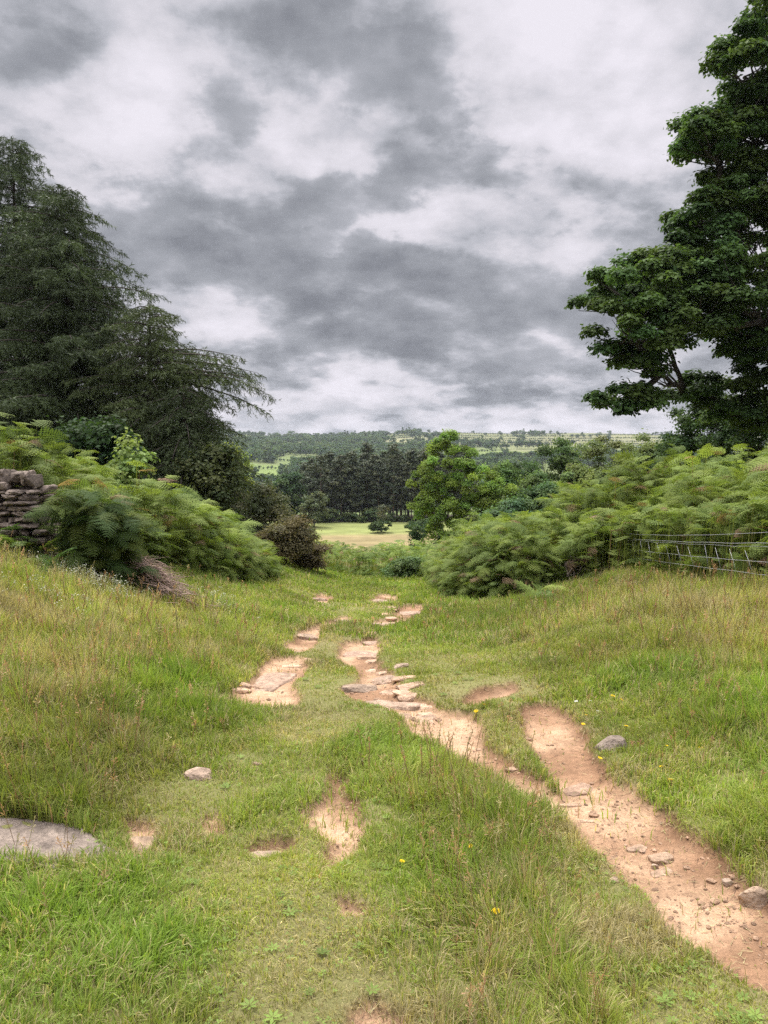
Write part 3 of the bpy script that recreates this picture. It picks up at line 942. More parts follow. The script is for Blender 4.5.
def bracken_bank(name, label, poly, dens, hmean, templ, seed, edge=0, edge_line=None, out_az=None, lo=None, tint=(1, 1, 1)):
    r = np.random.default_rng(seed)
    P = np.array(poly, float)
    mn, mx = P.min(0), P.max(0)
    n = int(dens * (mx[0] - mn[0]) * (mx[1] - mn[1]))
    x, y = r.uniform(mn[0], mx[0], n), r.uniform(mn[1], mx[1], n)
    k_ = inside_poly(P, x, y)
    x, y = x[k_], y[k_]
    n = len(x)
    sdv = -poly_sdf(P, x, y)
    hm = hmean(x, y) if callable(hmean) else hmean
    h = hm * (.72 + .5 * fbm(x * .9, y * .9, seed, 3)) * r.uniform(.72, 1.08, n)
    h = h * (.72 + .28 * sstep(0, .7, sdv)) * (.78 + .5 * sstep(.3, .75, fbm(x * 1.5, y * 1.5, seed + 3, 2)))
    az = r.uniform(0, 2 * PI, n)
    if out_az is not None:
        az = np.where(r.random(n) < .6, out_az + r.normal(0, .8, n), az)
    geo = Geo()
    sz = r.uniform(.32, .55, n) * np.clip(h / 1.2, .6, 1.05)
    lum = r.uniform(0, 1, n)[:, None]
    pat = fbm(x * .7, y * .7, seed + 2, 2)[:, None]
    c = (C_FT * (.3 + .7 * lum) + C_FD * (.6 * (1 - lum))) * (.6 + .8 * pat) * np.array(tint)
    dead = (r.random(n) < .03)[:, None]
    c = np.where(dead, np.array([.30, .20, .115]) * r.uniform(.6, 1.1, (n, 1)), c)
    sz = sz * r.choice([.7, .9, 1.08], n)
    grow_fronds(geo, x, y, h * .82, az, r.normal(.25, .25, n), sz, c, templ, r)
    if edge and edge_line is not None:
        E = np.array(edge_line, float)
        seg = np.linalg.norm(np.diff(E, axis=0), axis=1)
        cum = np.concatenate([[0], np.cumsum(seg)])
        m = int(edge * cum[-1])
        t = r.uniform(0, cum[-1], m)
        ex, ey = np.interp(t, cum, E[:, 0]), np.interp(t, cum, E[:, 1])
        iseg = np.clip(np.searchsorted(cum, t) - 1, 0, len(seg) - 1)
        dv = np.diff(E, axis=0)[iseg]
        nrm = unit(np.stack([dv[:, 1], -dv[:, 0]], 1))
        mid = P.mean(0)
        sgn = np.sign(((np.stack([ex, ey], 1) - mid) * nrm).sum(1))[:, None]
        nrm = nrm * sgn
        back = r.uniform(-.05, .75, m)
        ex, ey = ex - nrm[:, 0] * back, ey - nrm[:, 1] * back
        hm = hmean(ex, ey) if callable(hmean) else hmean
        hh = hm * (r.random(m) ** 1.5 * .85 + .08) * (.6 + .4 * sstep(0, .6, back))
        ea = np.arctan2(nrm[:, 1], nrm[:, 0]) + r.normal(0, .7, m)
        lum = (hh / hm)[:, None] if not np.isscalar(hm) else (hh / hm)[:, None]
        lum = np.clip(r.uniform(0, 1, (m, 1)), 0, 1)
        c = (C_FT * (.35 + .5 * lum) + C_FD * .6 * (1 - lum)) * np.array(tint)
        dead = (r.random(m) < .05)[:, None]
        c = np.where(dead, np.array([.28, .19, .115]) * r.uniform(.6, 1.1, (m, 1)), c)
        grow_fronds(geo, ex, ey, hh * .85, ea, r.normal(.1, .35, m), r.uniform(.24, .46, m), c, templ, r)
    o = obj(name, geo.mesh(name), M_FERN)
    return tag(o, label, 'bracken', kind='stuff')


LEFT_EDGE = [(-5.0, 10.75), (-4.55, 10.65), (-4.2, 10.55), (-3.95, 11.2), (-3.55, 12.3), (-2.85, 13.5), (-2.6, 15.2), (-2.55, 16.5), (-2.9, 17.5)]
bracken_bank('bracken_bank', 'green bracken bank rising behind the drystone wall on the left of the path',
             LEFT_EDGE + [(-4.4, 19), (-6, 20), (-11, 18), (-9.5, 10.9), (-6, 10.8)], 60, lambda x, y: (1.4 + .5 * sstep(-4.3, -6.0, x)) * (1 - .38 * sstep(11.5, 17, y)), FR_MID, 31, 240, LEFT_EDGE, -.6)
RIGHT_EDGE = [(1.45, 21), (1.4, 17), (1.45, 14.8), (1.8, 13.6), (2.5, 13.0), (3.1, 13.3), (3.7, 14.6), (4.5, 14.9), (5.05, 12.6), (5.25, 10), (5.3, 7.4)]
bracken_bank('bracken_bank', 'tall bracken bank behind the wire fence on the right of the path',
             RIGHT_EDGE + [(9, 7), (11, 16), (7, 21), (3, 22)], 56, lambda x, y: 1.3 + .5 * sstep(3.6, 6.0, x), FR_MID, 32, 330, RIGHT_EDGE, -2.2)
bracken_bank('bracken_bank', 'low far bracken closing the end of the path below the meadow',
             [(-2.2, 23.5), (.5, 22.5), (1.2, 21.5), (6, 21), (11, 24), (8, 36), (-5, 36), (-4, 26)], 24, .98, FR_LO, 33, 40, [(-2.2, 23.5), (.5, 22.5), (1.2, 21.5)], -1.57, tint=(.95, 1, .95))


def bracken_plant(x, y, n, h, size, label, seed, az0=None, spread=PI, tint=(1, 1, 1), templ=FR_HI):
    r = np.random.default_rng(seed)
    px_, py_ = x + r.normal(0, .06, n), y + r.normal(0, .06, n)
    az = r.uniform(0, 2 * PI, n) if az0 is None else az0 + r.uniform(-spread, spread, n)
    g = Geo()
    lum = r.uniform(0, 1, (n, 1))
    c = (C_FT * lum + C_FD * (1 - lum)) * np.array(tint)
    grow_fronds(g, px_, py_, h * r.uniform(.35, 1, n), az, r.normal(.25, .25, n), size * r.uniform(.7, 1.1, n), c, templ, r)
    o = obj('bracken_plant', g.mesh('bracken_plant'), M_FERN)
    me = o.data
    return tag(o, label, 'bracken')


# the dark plant at the wall end, built of many layered fronds
def dark_clump():
    r = np.random.default_rng(41)
    n = 260
    t = r.random(n)
    x, y = -4.1 + .6 * t + r.normal(0, .14, n), 9.75 + r.normal(0, .17, n)
    g = Geo()
    lum = r.uniform(0, 1, (n, 1)) ** 1.5
    c = (C_FT * .38 * lum + C_FD * .62 * (1 - lum)) * np.array([1, 1, .85])
    az = -1.0 + r.normal(0, .75, n)
    grow_fronds(g, x, y, r.uniform(.1, 1.05, n), az, r.normal(.12, .22, n), r.uniform(.34, .56, n), c, FR_HI, r)
    tag(obj('bracken_clump', g.mesh('bracken_clump'), M_FERN), 'dark layered bracken clump at the end of the drystone wall', 'bracken')


dark_clump()
for a in ((W(540, 604), 5, .3, .55, 'single pale bracken plant standing forward in the grass before the right bank', 51),
          (W(10, 560), 8, .35, .6, 'young bracken plant in front of the drystone wall', 52),
          (W(24, 556), 9, .42, .5, 'low fresh bracken plant hiding the foot of the drystone wall', 54),
          (W(40, 566), 8, .35, .45, 'bracken plant at the foot of the wall end', 55),
          (W(60, 585), 6, .3, .5, 'low bracken plant leaning out of the long grass below the wall end', 53)):
    bracken_plant(a[0][0], a[0][1], *a[1:5], a[5], tint=(1.05, 1.05, 1))


def dead_pile(px, py, n, length, label, seed, spreadx, az0, col):
    spready = .18
    r = np.random.default_rng(seed)
    x0, y0 = W(px, py)
    g = Geo()
    for _ in range(n):
        bx, by = x0 + r.normal(0, spreadx), y0 + r.normal(0, spready)
        bz = float(terr(bx, by)) + r.uniform(.03, .42) * math.exp(-((bx - x0) / .45) ** 2)
        a = az0 + r.normal(0, .35); el = r.normal(-.15, .25); L_ = length * r.uniform(.5, 1.2)
        d = np.array([math.cos(a) * math.cos(el), math.sin(a) * math.cos(el), math.sin(el)])
        p0 = np.array([bx, by, bz]) - d * L_ / 2
        p1 = p0 + d * L_
        p0[2] = max(p0[2], float(terr(p0[0], p0[1]))); p1[2] = max(p1[2], float(terr(p1[0], p1[1])) + .01)
        v, t = tube(curve(p0, p1, (0, 0, r.uniform(-.02, .08)), 4), np.array([.005, .0055, .0045, .002]) * r.uniform(.7, 1.3), 3)
        g.add(v, t, np.array(col) * r.uniform(.6, 1.25))
    tag(obj('dead_bracken_heap', g.mesh('dead_bracken_heap'), M_DEAD), label, 'dead bracken')


dead_pile(146, 592, 620, .68, 'heap of brown dead bracken stalks below the green bank', 61, .30, -.5, (.36, .26, .205))
dead_pile(572, 583, 110, .8, 'grey-brown dead stalks standing among the right bracken', 62, .18, 1.2, (.20, .17, .14))


# ------------------------------------------------------------------ wall and fence
def stone_wall():
    root = empty('drystone_wall', (-6.4, 9.75, 0))
    tag(root, 'short drystone wall of rough brown stones ending in the left bracken', 'wall')
    r = np.random.default_rng(71)
    g, cp = Geo(), Geo()
    x1, x0, yw = -4.55, -8.4, 9.75
    def stone(geo, cx, cy, cz, sx, sy, sz, seed):
        v, f = rock_geo((sx / 2, sy / 2, sz / 2), seed, .34, .92, ICO3, 7)
        a, b = r.normal(0, .08), r.normal(0, .1)
        R = np.array([[math.cos(a), -math.sin(a), 0], [math.sin(a), math.cos(a), 0], [0, 0, 1]]) @ np.array([[math.cos(b), 0, math.sin(b)], [0, 1, 0], [-math.sin(b), 0, math.cos(b)]])
        geo.add(v @ R.T + [cx + 6.4, cy - 9.75, cz], f, np.array([1, .97, .93]) * r.uniform(.65, 1.2))
    zt = lambda x: 1.12 + .10 * (-4.55 - x)      # top of courses, climbing with the bank
    seed = 100
    for face in (-1, 1):
        z = -.15
        while z < 2.2:
            ch = r.uniform(.055, .11)
            x = x0 + r.uniform(0, .2)
            while x < x1:
                w = r.uniform(.09, .30)
                if z + ch < zt(x) + .03 and z > float(terr(x, yw)) - .25:
                    seed += 1
                    end = x + w > x1 - .05
                    stone(g, x + w / 2 - (.0 if not end else .05), yw + face * (.17 + r.normal(0, .02)), z + ch / 2, w * 1.06, .3, ch * 1.12, seed)
                x += w
            z += ch
    x = x0
    while x < x1:
        w = r.uniform(.07, .13)
        seed += 1
        stone(cp, x + w / 2, yw, zt(x) + .09 + r.uniform(-.02, .02), w * 1.15, .42, r.uniform(.17, .25), seed)
        x += w
    obj('stonework', g.mesh('stonework', flat=True), M_WALL, root)
    obj('coping', cp.mesh('coping', flat=True), M_WALL, root)


stone_wall()


def wire_fence():
    FX = 4.42
    ysp = [15.2, 6.0, 2.6]
    root = empty('wire_fence', (FX, 10.9, float(terr(FX, 10.9))))
    tag(root, 'sagging galvanised wire stock fence along the right bracken', 'fence')
    zb = lambda y: float(terr(FX, y))
    off = np.array([FX, 10.9, zb(10.9)])
    for y in ysp:
        v, t = tube(np.array([(FX + .05, y, zb(y) - .3), (FX + .07, y, zb(y) + .4), (FX + .08, y + .02, zb(y) + 1.02)]) - off, np.array([.05, .047, .043]), 9)
        obj('post', make_mesh('post', v, t), M_POST, root)
    hl, hr = [.30, .45, .60, .645, .74], [.30, .47, .64, .72, .90]
    for i in range(5):
        pts = []
        for a, b in zip(ysp[:-1], ysp[1:]):
            for t in np.linspace(0, 1, 15)[:-1]:
                y = a + (b - a) * t
                z = (zb(a) * (1 - t) + zb(b) * t)
                h = hl[i] + (hr[i] - hl[i]) * (15.2 - y) / 9.2
                pts.append((FX - .01 * i, y, z + h - (.03, .05, .035, .07, .11)[i] * 4 * t * (1 - t) + .006 * math.sin(5 * y + i)))
        v, t = tube(np.array(pts) - off, .0032 if i != 4 else .0028, 5)
        obj('wire', make_mesh('wire', v, t), M_WIRE, root)
    v, t = tube(np.array([(0, 0, .27), (-.01, .05, .44), (-.01, .14, .60)]), .0022, 4)
    me = make_mesh('stay', v, t)
    y = 15.0
    while y > 6.2:
        for s0, s1 in zip(ysp[:-1], ysp[1:]):
            if s1 <= y <= s0:
                t = (s0 - y) / (s0 - s1); z = zb(s0) * (1 - t) + zb(s1) * t - .04 * 4 * t * (1 - t)
        o = obj('stay', me, M_WIRE, root)
        o.location = np.array([FX, y, z]) - off
        o.rotation_euler = (random.uniform(-.25, .1), 0, 0)
        y -= .42


wire_fence()


# ------------------------------------------------------------------ trees
def leaf_quads(geo, P, N, size, col, r, aspect=.75, fold=.25):
    """kite shaped leaves at P facing N"""
    n = len(P)
    N = unit(N)
    d = unit(np.cross(N, r.normal(0, 1, (n, 3))))
    s = np.cross(N, d)
    size = np.broadcast_to(size, (n,))[:, None]
    Vt = np.stack([P - d * size * .5, P + s * size * aspect * .5 + N * size * fold * .3, P + d * size * .55 - N * size * fold * .2, P - s * size * aspect * .5 + N * size * fold * .3], 1).reshape(-1, 3)
    tf = np.array([[0, 1, 2], [0, 2, 3]])
    geo.add(Vt, (tf[None] + (np.arange(n) * 4)[:, None, None]).reshape(-1, 3), np.repeat(col, 4, 0))


bedstraw()


def clump_leaves(geo, C, rad, per, size, base, r, flat=.6, up=.5, axis=None, var=.25, spread=1.0):
    """domes of leaves round clump centres C"""
    k = len(C)
    rad = np.broadcast_to(rad, (k,))
    n = k * per
    ci = np.repeat(np.arange(k), per)
    d = unit(r.normal(0, 1, (n, 3)))
    d[:, 2] = np.where(d[:, 2] < -.35, -d[:, 2] * .6, d[:, 2])
    rr = r.random(n) ** .5 * np.where(r.random(n) < .12, 1.35, 1)
    off = d * (rad[ci] * rr)[:, None]
    off[:, 2] *= flat
    P = C[ci] + off
    N = d * .7 + np.array([0, 0, up]) + r.normal(0, .38, (n, 3))
    kl = r.uniform(1 - var, 1 + var, k)[ci][:, None]
    hue = r.uniform(-.12, .12, k)[ci][:, None]
    col = np.array(base) * kl * (1 + np.concatenate([hue, 0 * hue, -hue], 1)) * r.uniform(.75, 1.25, (n, 1))
    leaf_quads(geo, P, N, size * r.uniform(.7, 1.25, n), col, r)


def ellipsoid_clumps(c, rad, n, r, shell=.55):
    d = unit(r.normal(0, 1, (n, 3)))
    rr = (shell + (1 - shell) * r.random(n) ** .6)[:, None]
    return np.asarray(c) + d * rr * np.asarray(rad)


def broadleaf(name, label, cat, base, masses, leaf, clump_r, per, color, seed, trunk_r=.15, group=None, flat=.85, lean=(0, 0), bark=None, dens=1.0, twigs=True, var=.25, up=.5, trunk_top=None):
    """masses: (centre xyz relative to the base, radii, number of clumps)"""
    r = np.random.default_rng(seed)
    root = empty(name, base)
    tag(root, label, cat, group)
    top = max(m[0][2] for m in masses)
    tt = trunk_top or top * .8
    tr = curve((0, 0, -.3), (lean[0], lean[1], tt), (r.normal(0, .05) * tt, r.normal(0, .05) * tt, 0), 9, .015 * tt / 5, r)
    rad = trunk_r * np.linspace(1.15, .28, 9)
    rad[0] *= 1.35
    g = Geo()
    g.add(*tube(tr, rad, 9))
    obj('trunk', g.mesh('trunk'), bark or M_BARK, root)
    lg, lv = Geo(), Geo()
    pool = [tr[2:]]
    order = sorted(masses, key=lambda m: np.linalg.norm(np.array(m[0])[:2]))
    for (c, rd, nc) in order:
        c, rd = np.array(c, float), np.array(rd, float)
        C = ellipsoid_clumps(c, rd, nc, r)
        hub = c - np.array([0, 0, rd[2] * .25])
        # limbs leave the nearest wood that lies a little lower
        A = np.concatenate(pool)
        dd = np.linalg.norm(A - hub, axis=1) + 1.6 * np.maximum(A[:, 2] - hub[2] + .25 * np.linalg.norm(A[:, :2] - hub[:2], axis=1), 0)
        q = A[dd.argmin()]
        lim = curve(q, hub, (0, 0, -.05 * np.linalg.norm(hub - q)), 8, .03 * np.linalg.norm(hub - q), r)
        pool.append(lim[3:])
        r0 = min(trunk_r * np.clip(.22 + .10 * np.linalg.norm(rd), .2, .5), .10)
        lg.add(*tube(lim, np.linspace(r0, r0 * .5, 8), 6))
        if twigs:
            for p in C:
                a = lim[r.integers(3, 8)]
                lg.add(*tube(curve(a, p - np.array([0, 0, clump_r * .2]), (0, 0, -.05 * np.linalg.norm(p - a)), 5, .04 * np.linalg.norm(p - a), r), np.linspace(r0 * .3, r0 * .06 + .002, 5), 4))
        clump_leaves(lv, C, clump_r * r.uniform(.75, 1.25, nc), int(per * dens), leaf, color, r, flat, up, var=var)
    if lg.n: obj('limbs', lg.mesh('limbs'), bark or M_BARK, root)
    obj('crown', lv.mesh('crown'), M_LEAF, root)
    return root


def place(px, Y): # ground point under a column of the picture at a distance
    x = (px - 384) / F * Y
    return np.array([x, Y, float(terr(x, Y))])


# --- the big sycamore on the right
def sycamore():
    Y = 22.0
    b = np.array([12.6, 22.5, float(terr(12.6, 22.5))])
    def rel(px, py, y): return at(px, py, y) - b
    ms = []
    for (px, py, y, rx, ry, rz, n) in (
            (628, 292, 21.5, 1.45, 1.5, .75, 26), (655, 285, 22.5, 1.5, 1.7, 1.0, 24), (632, 330, 21.0, 1.4, 1.5, .8, 22), (640, 360, 21.5, .8, 1.0, .5, 10),
            (626, 402, 21.5, 1.0, 1.0, .45, 15), (655, 330, 23.5, 1.1, 1.3, .9, 14),
            (690, 275, 22.5, 1.5, 1.8, 1.2, 26), (722, 300, 22, 1.6, 1.9, 1.2, 30), (690, 315, 21, 1.1, 1.4, .7, 14),
            (735, 240, 23, 1.7, 2.0, 1.5, 34), (700, 215, 22.5, .85, 1.2, .8, 12), (760, 300, 21, 1.6, 1.8, 1.6, 30),
            (768, 200, 22.5, 1.6, 2.0, 1.3, 28), (722, 190, 23, .9, 1.2, .6, 10),
            (722, 125, 22.5, 1.2, 1.5, 1.15, 22), (705, 140, 22, .75, .9, .6, 10), (755, 130, 23, 1.2, 1.6, 1.2, 20), (745, 70, 22.5, 1.1, 1.5, .9, 18), (775, 40, 23, 1.4, 1.7, 1.2, 22), (790, 100, 22, 1.5, 1.8, 1.5, 24),
            (820, 180, 22, 2.2, 2.4, 2.4, 40), (860, 60, 23, 2.5, 2.5, 2.5, 40), (900, 260, 22, 2.8, 2.8, 3, 50), (830, -60, 23, 2.8, 2.8, 2.4, 40), (950, 120, 23, 2.5, 2.8, 3, 40),
            (745, 345, 23, 1.2, 1.5, .7, 14), (780, 345, 21.5, 1.2, 1.5, .6, 14), (730, 395, 23.5, 1.1, 1.6, .8, 14), (770, 400, 22.5, 1.4, 1.8, 1.0, 22), (830, 370, 22, 1.8, 2, 1.4, 28), (690, 390, 24, .9, 1.1, .5, 8)):
        ms.append((rel(px, py, y), (rx, ry, rz), n))
    return b, ms


_b, _ms = sycamore()
broadleaf('sycamore_tree', 'huge dark green sycamore leaning in over the right side', 'tree', _b, _ms, .135, .44, 370, (.085, .14, .042), 81, .42, flat=.7, lean=(-.6, 0), up=.75, var=.3, trunk_top=15)


# --- conifers
def spray_template(seed, n=9):
    """a bit of needled twig 1 long on +Y"""
    r = np.random.default_rng(seed)
    V_, T_ = [], []
    for i in range(n):
        t = i / n
        a = r.uniform(0, 2 * PI)
        d = unit(np.array([math.cos(a), .9, math.sin(a) - .15]))
        p = np.array([0, t, 0]); L_ = .42 * r.uniform(.7, 1.2)
        s = unit(np.cross(d, r.normal(0, 1, 3))) * .045
        V_.extend((p - s, p + s, p + d * L_)); T_.append((3 * i, 3 * i + 1, 3 * i + 2))
    return np.array(V_), np.array(T_)


SPRAY = [spray_template(s) for s in range(4)]


def conifer(name, label, base, H, R, seed, color, nbr=110, spray=.26, trunk_r=.22, droop=.5, z0=.06, special=(), tip_pow=.75, group=None, lopside=None, step=.17):
    r = np.random.default_rng(seed)
    root = empty(name, base)
    tag(root, label, 'tree', group)
    tr = curve((0, 0, -.4), (r.normal(0, .15), r.normal(0, .15), H), (0, 0, 0), 12, .03, r)
    g = Geo(); g.add(*tube(tr, trunk_r * np.linspace(1.2, .06, 12), 8))
    obj('trunk', g.mesh('trunk'), M_BARK, root)
    bg = Geo()
    SP_, SD_, SC_ = [], [], []
    brs = []
    for i in range(nbr):
        f = z0 + (1 - z0) * ((i + r.random()) / nbr) ** 1.05
        az = i * 2.4 + r.normal(0, .3)
        L_ = R * (1 - f) ** tip_pow * r.uniform(.5, 1.2) + .25
        if lopside is not None:
            L_ *= 1 + lopside[1] * math.cos(az - lopside[0])
        brs.append((f * H, az, L_, droop * r.uniform(.6, 1.3)))
    brs += list(special)
    for (z, az, L_, dr) in brs:
        i = np.clip(z / H, 0, 1) * 11
        p0 = np.array([np.interp(i, range(12), tr[:, q]) for q in range(3)])
        n = max(5, int(L_ / .35))
        t = np.linspace(0, 1, n)
        out = np.array([math.cos(az), math.sin(az), 0])
        wob = np.cumsum(r.normal(0, .05, (n, 3)), 0) * L_ / n
        pts = p0 + out * (t * L_)[:, None] + np.array([0, 0, 1.0]) * (L_ * (.22 * t - dr * t ** 2 + .12 * dr * t ** 4))[:, None] + wob
        bg.add(*tube(pts, np.linspace(.012 + .012 * L_, .004, n), 5))
        # side twigs, hanging
        m = int(L_ / step) + 3
        ts = np.linspace(.12, 1, m)
        cl = r.uniform(.7, 1.3)
        for tt in ts:
            a = np.array([np.interp(tt, t, pts[:, q]) for q in range(3)])
            for sd_ in (-1, 1):
                tl = (.22 + .30 * L_ * (1 - tt) ** .7 * .6) * r.uniform(.6, 1.3)
                sv = np.array([-out[1], out[0], 0]) * sd_
                d = unit(sv * r.uniform(.6, 1) + out * r.uniform(.3, .8) + np.array([0, 0, r.uniform(-.75, .05)]))
                k = max(2, int(tl / .13))
                q = (np.arange(k) + r.random(k) * .4)[:, None] / k
                P = a + d * q * tl - np.array([0, 0, .45]) * (q ** 2) * tl
                D = np.repeat(unit(d - np.array([0, 0, .35]))[None], k, 0) + r.normal(0, .3, (k, 3))
                SP_.append(P); SD_.append(D)
                SC_.append(np.repeat((np.array(color) * cl * r.uniform(.75, 1.25))[None], k, 0))
    obj('branches', bg.mesh('branches'), M_BARK, root)
    P, D, C = np.concatenate(SP_), np.concatenate(SD_), np.concatenate(SC_)
    n = len(P)
    Mx = basis(D, np.array([0, 0, 1.0]) + r.normal(0, .3, (n, 3)))
    lv = Geo()
    w = r.integers(0, 4, n)
    for k in range(4):
        q = w == k
        scatter(lv, *SPRAY[k], Mx[q], P[q], spray * r.uniform(.7, 1.3, q.sum()), C[q])
    obj('crown', lv.mesh('crown'), M_NEEDLE, root)
    return root


CN = (.056, .078, .034)
conifer('conifer_tree', 'tallest dark conifer at the left frame edge', (*at(22, 480, 27)[:2], float(terr(-13.2, 27)) - .3), 13.0, 5.2, 91, CN, 200, droop=.35, tip_pow=.62, spray=.3)
conifer('conifer_tree', 'second dark conifer whose tip stands just right of the tallest one', (*at(82, 480, 25)[:2], float(terr(-10.1, 25)) - .3), 10.9, 5.4, 92, (.06, .083, .035), 230, droop=.42, tip_pow=.62, spray=.3)
conifer('conifer_tree', 'broad lower conifer with a long drooping limb over the bracken', (*at(150, 480, 23.5)[:2], float(terr(-7, 23.5)) - .3), 7.0, 3.3, 93, (.07, .092, .034), 130, droop=.4, tip_pow=.5, spray=.27, z0=.05,
        special=((4.9, -.05, 3.4, .28), (5.2, .1, 3.3, .34), (4.9, -.25, 3.3, .32), (5.4, -.3, 2.8, .3), (5.3, .3, 3.0, .33), (5.0, .02, 3.7, .48), (5.5, .05, 2.8, .25), (4.7, -.12, 3.7, .52)))
conifer('conifer_tree', 'low dark conifer whose boughs hang onto the bracken below the long limb', (*at(186, 480, 22.6)[:2], float(terr(-6.05, 22.6)) - .3), 4.6, 2.6, 95, (.06, .082, .033), 120, droop=.6, tip_pow=.45, spray=.26, z0=.03)
conifer('conifer_tree', 'shaded conifer with bare trunk behind the tallest one', (*at(-60, 480, 26)[:2], float(terr(-15.5, 26)) - .3), 12.0, 5.0, 94, CN, 170, droop=.35, tip_pow=.6, spray=.3)

# --- shrubs and middle distance trees
DK, MID, LIME, OLV = (.06, .11, .036), (.115, .185, .052), (.185, .275, .058), (.18, .22, .085)


def bush(name, label, px, Y, wpx, top_py, color, seed, leaf=.1, cat='bush', per=160, depth=None, clumps=22, group=None, sink=0, cr=.45, **kw):
    b = place(px, Y)
    topz = at(px, top_py, Y)[2]
    h = max(topz - b[2], .6)
    rx = wpx / 2 / F * Y
    rz = h * .5
    ms = [((0, 0, h * .52), (max(rx - cr * .5, .2), depth or rx * .9, max(rz - cr * .3, .2)), clumps), ((rx * .25, -.1 * rx, h * .75), (rx * .55, rx * .55, h * .22), max(4, clumps // 3)), ((-rx * .35, 0, h * .4), (rx * .55, rx * .5, h * .3), max(4, clumps // 3))]
    return broadleaf(name, label, cat, b, ms, leaf, cr, per, color, seed, max(.04, .02 * h), group=group, **kw)


bush('broadleaf_shrub', 'dark green broadleaf shrub under the left conifers', 85, 19.5, 110, 420, (.035, .066, .024), 101, .13, per=220, cr=.55, clumps=30)
bush('broadleaf_shrub', 'pale leafy elder shrub in front of the dark conifers', 130, 15.8, 46, 440, (.22, .29, .09), 102, .10, per=90, cr=.28, clumps=14)
bush('broadleaf_shrub', 'dark brownish thicket below the drooping conifer limb', 208, 21.5, 70, 446, (.075, .095, .038), 103, .11, per=200, cr=.5, clumps=30)
bush('broadleaf_shrub', 'bright yellow-green shrub behind the brownish thicket', 230, 27, 46, 440, (.25, .3, .065), 104, .12, per=150, cr=.45, clumps=16)
bush('hawthorn_bush', 'dull olive rounded hawthorn behind the brown bush', 258, 25, 70, 484, (.12, .125, .062), 105, .085, per=260, cr=.45, clumps=26)
bush('gorse_bush', 'dull brown dead-looking gorse bush at the far left of the path', 284, 19.6, 62, 517, (.135, .118, .058), 106, .06, per=380, cr=.33, clumps=30, sink=0)
bush('gorse_bush', 'small brown-green gorse bush nearest the far path end', 310, 20.6, 36, 545, (.14, .12, .07), 107, .06, per=300, cr=.26, clumps=14)
bush('bramble_bush', 'low grey-green bramble bush beside the far bend of the path', 402, 21.5, 40, 568, (.13, .19, .07), 108, .07, per=200, cr=.24, clumps=16)

# young bright tree
b = place(455, 44)
def rl(px, py, y, base): return at(px, py, y) - base
broadleaf('young_tree', 'bright lime-green young tree standing beyond the end of the path', 'tree', b,
          [(rl(450, 462, 44, b), (1.6, 1.4, 1.2), 34), (rl(430, 482, 44, b), (1.3, 1.2, 1.1), 26), (rl(470, 486, 43.5, b), (1.7, 1.4, 1.2), 32), (rl(424, 505, 44, b), (.9, 1, .8), 14), (rl(445, 512, 43, b), (1.5, 1.2, 1.1), 26), (rl(478, 515, 43, b), (1.5, 1.2, 1.1), 24), (rl(446, 441, 44, b), (.7, .6, .5), 9), (rl(495, 495, 43, b), (1.1, .9, .8), 16), (rl(455, 535, 43, b), (1.6, 1.2, .9), 22)],
          .125, .36, 230, LIME, 111, .11, var=.4, flat=1.0, up=.3)
broadleaf('broadleaf_shrub', 'dark evergreen shrub at the foot of the young lime tree', 'bush', place(430, 46), [((0, 0, 1.6), (1.2, 1.1, 1.3), 26)], .13, .45, 220, (.06, .105, .045), 112, .06)
MIDT = [  # px, Y, width px, top py, colour, label
    (497, 50, 54, 462, MID, 'mid green rounded tree right of the young lime tree'),
    (520, 62, 50, 455, DK, 'dark tree behind the mid green rounded tree'),
    (556, 56, 62, 440, (.075, .125, .04), 'dark round oak standing above its neighbours'),
    (602, 48, 80, 434, OLV, 'feathery olive willow with pale stem'),
    (640, 46, 66, 438, (.16, .2, .075), 'olive willow touching the sycamore'),
    (668, 40, 60, 450, (.09, .125, .045), 'dark shrub under the sycamore crown'),
    (575, 40, 64, 468, (.15, .2, .065), 'light green hazel in front of the round oak'),
    (540, 36, 56, 486, (.10, .17, .065), 'blue-green thicket bush above the right bracken'),
    (510, 34, 60, 502, (.10, .165, .075), 'low blue-green bush beside the young lime tree'),
    (625, 34, 66, 462, (.15, .2, .075), 'greyish willow bush behind the tall bracken'),
    (650, 33, 60, 448, (.14, .19, .065), 'pale green hazel bush close behind the tall right bracken'),
    (530, 44, 56, 472, (.115, .175, .06), 'mid green bushy tree below the dark round oak'),
    (700, 30, 90, 388, (.055, .095, .032), 'black-green holly below the sycamore'),
    (752, 27, 110, 372, (.062, .105, .034), 'dense dark thorn beneath the sycamore at the right edge'),
]
for i, (px, Y, wp, tp, c, lab) in enumerate(MIDT):
    bush('broadleaf_tree', lab, px, Y, wp, tp, c, 120 + i, leaf=.08 + Y * .0014, cat='tree', per=230, cr=.32 + .005 * Y, clumps=52, var=.35)

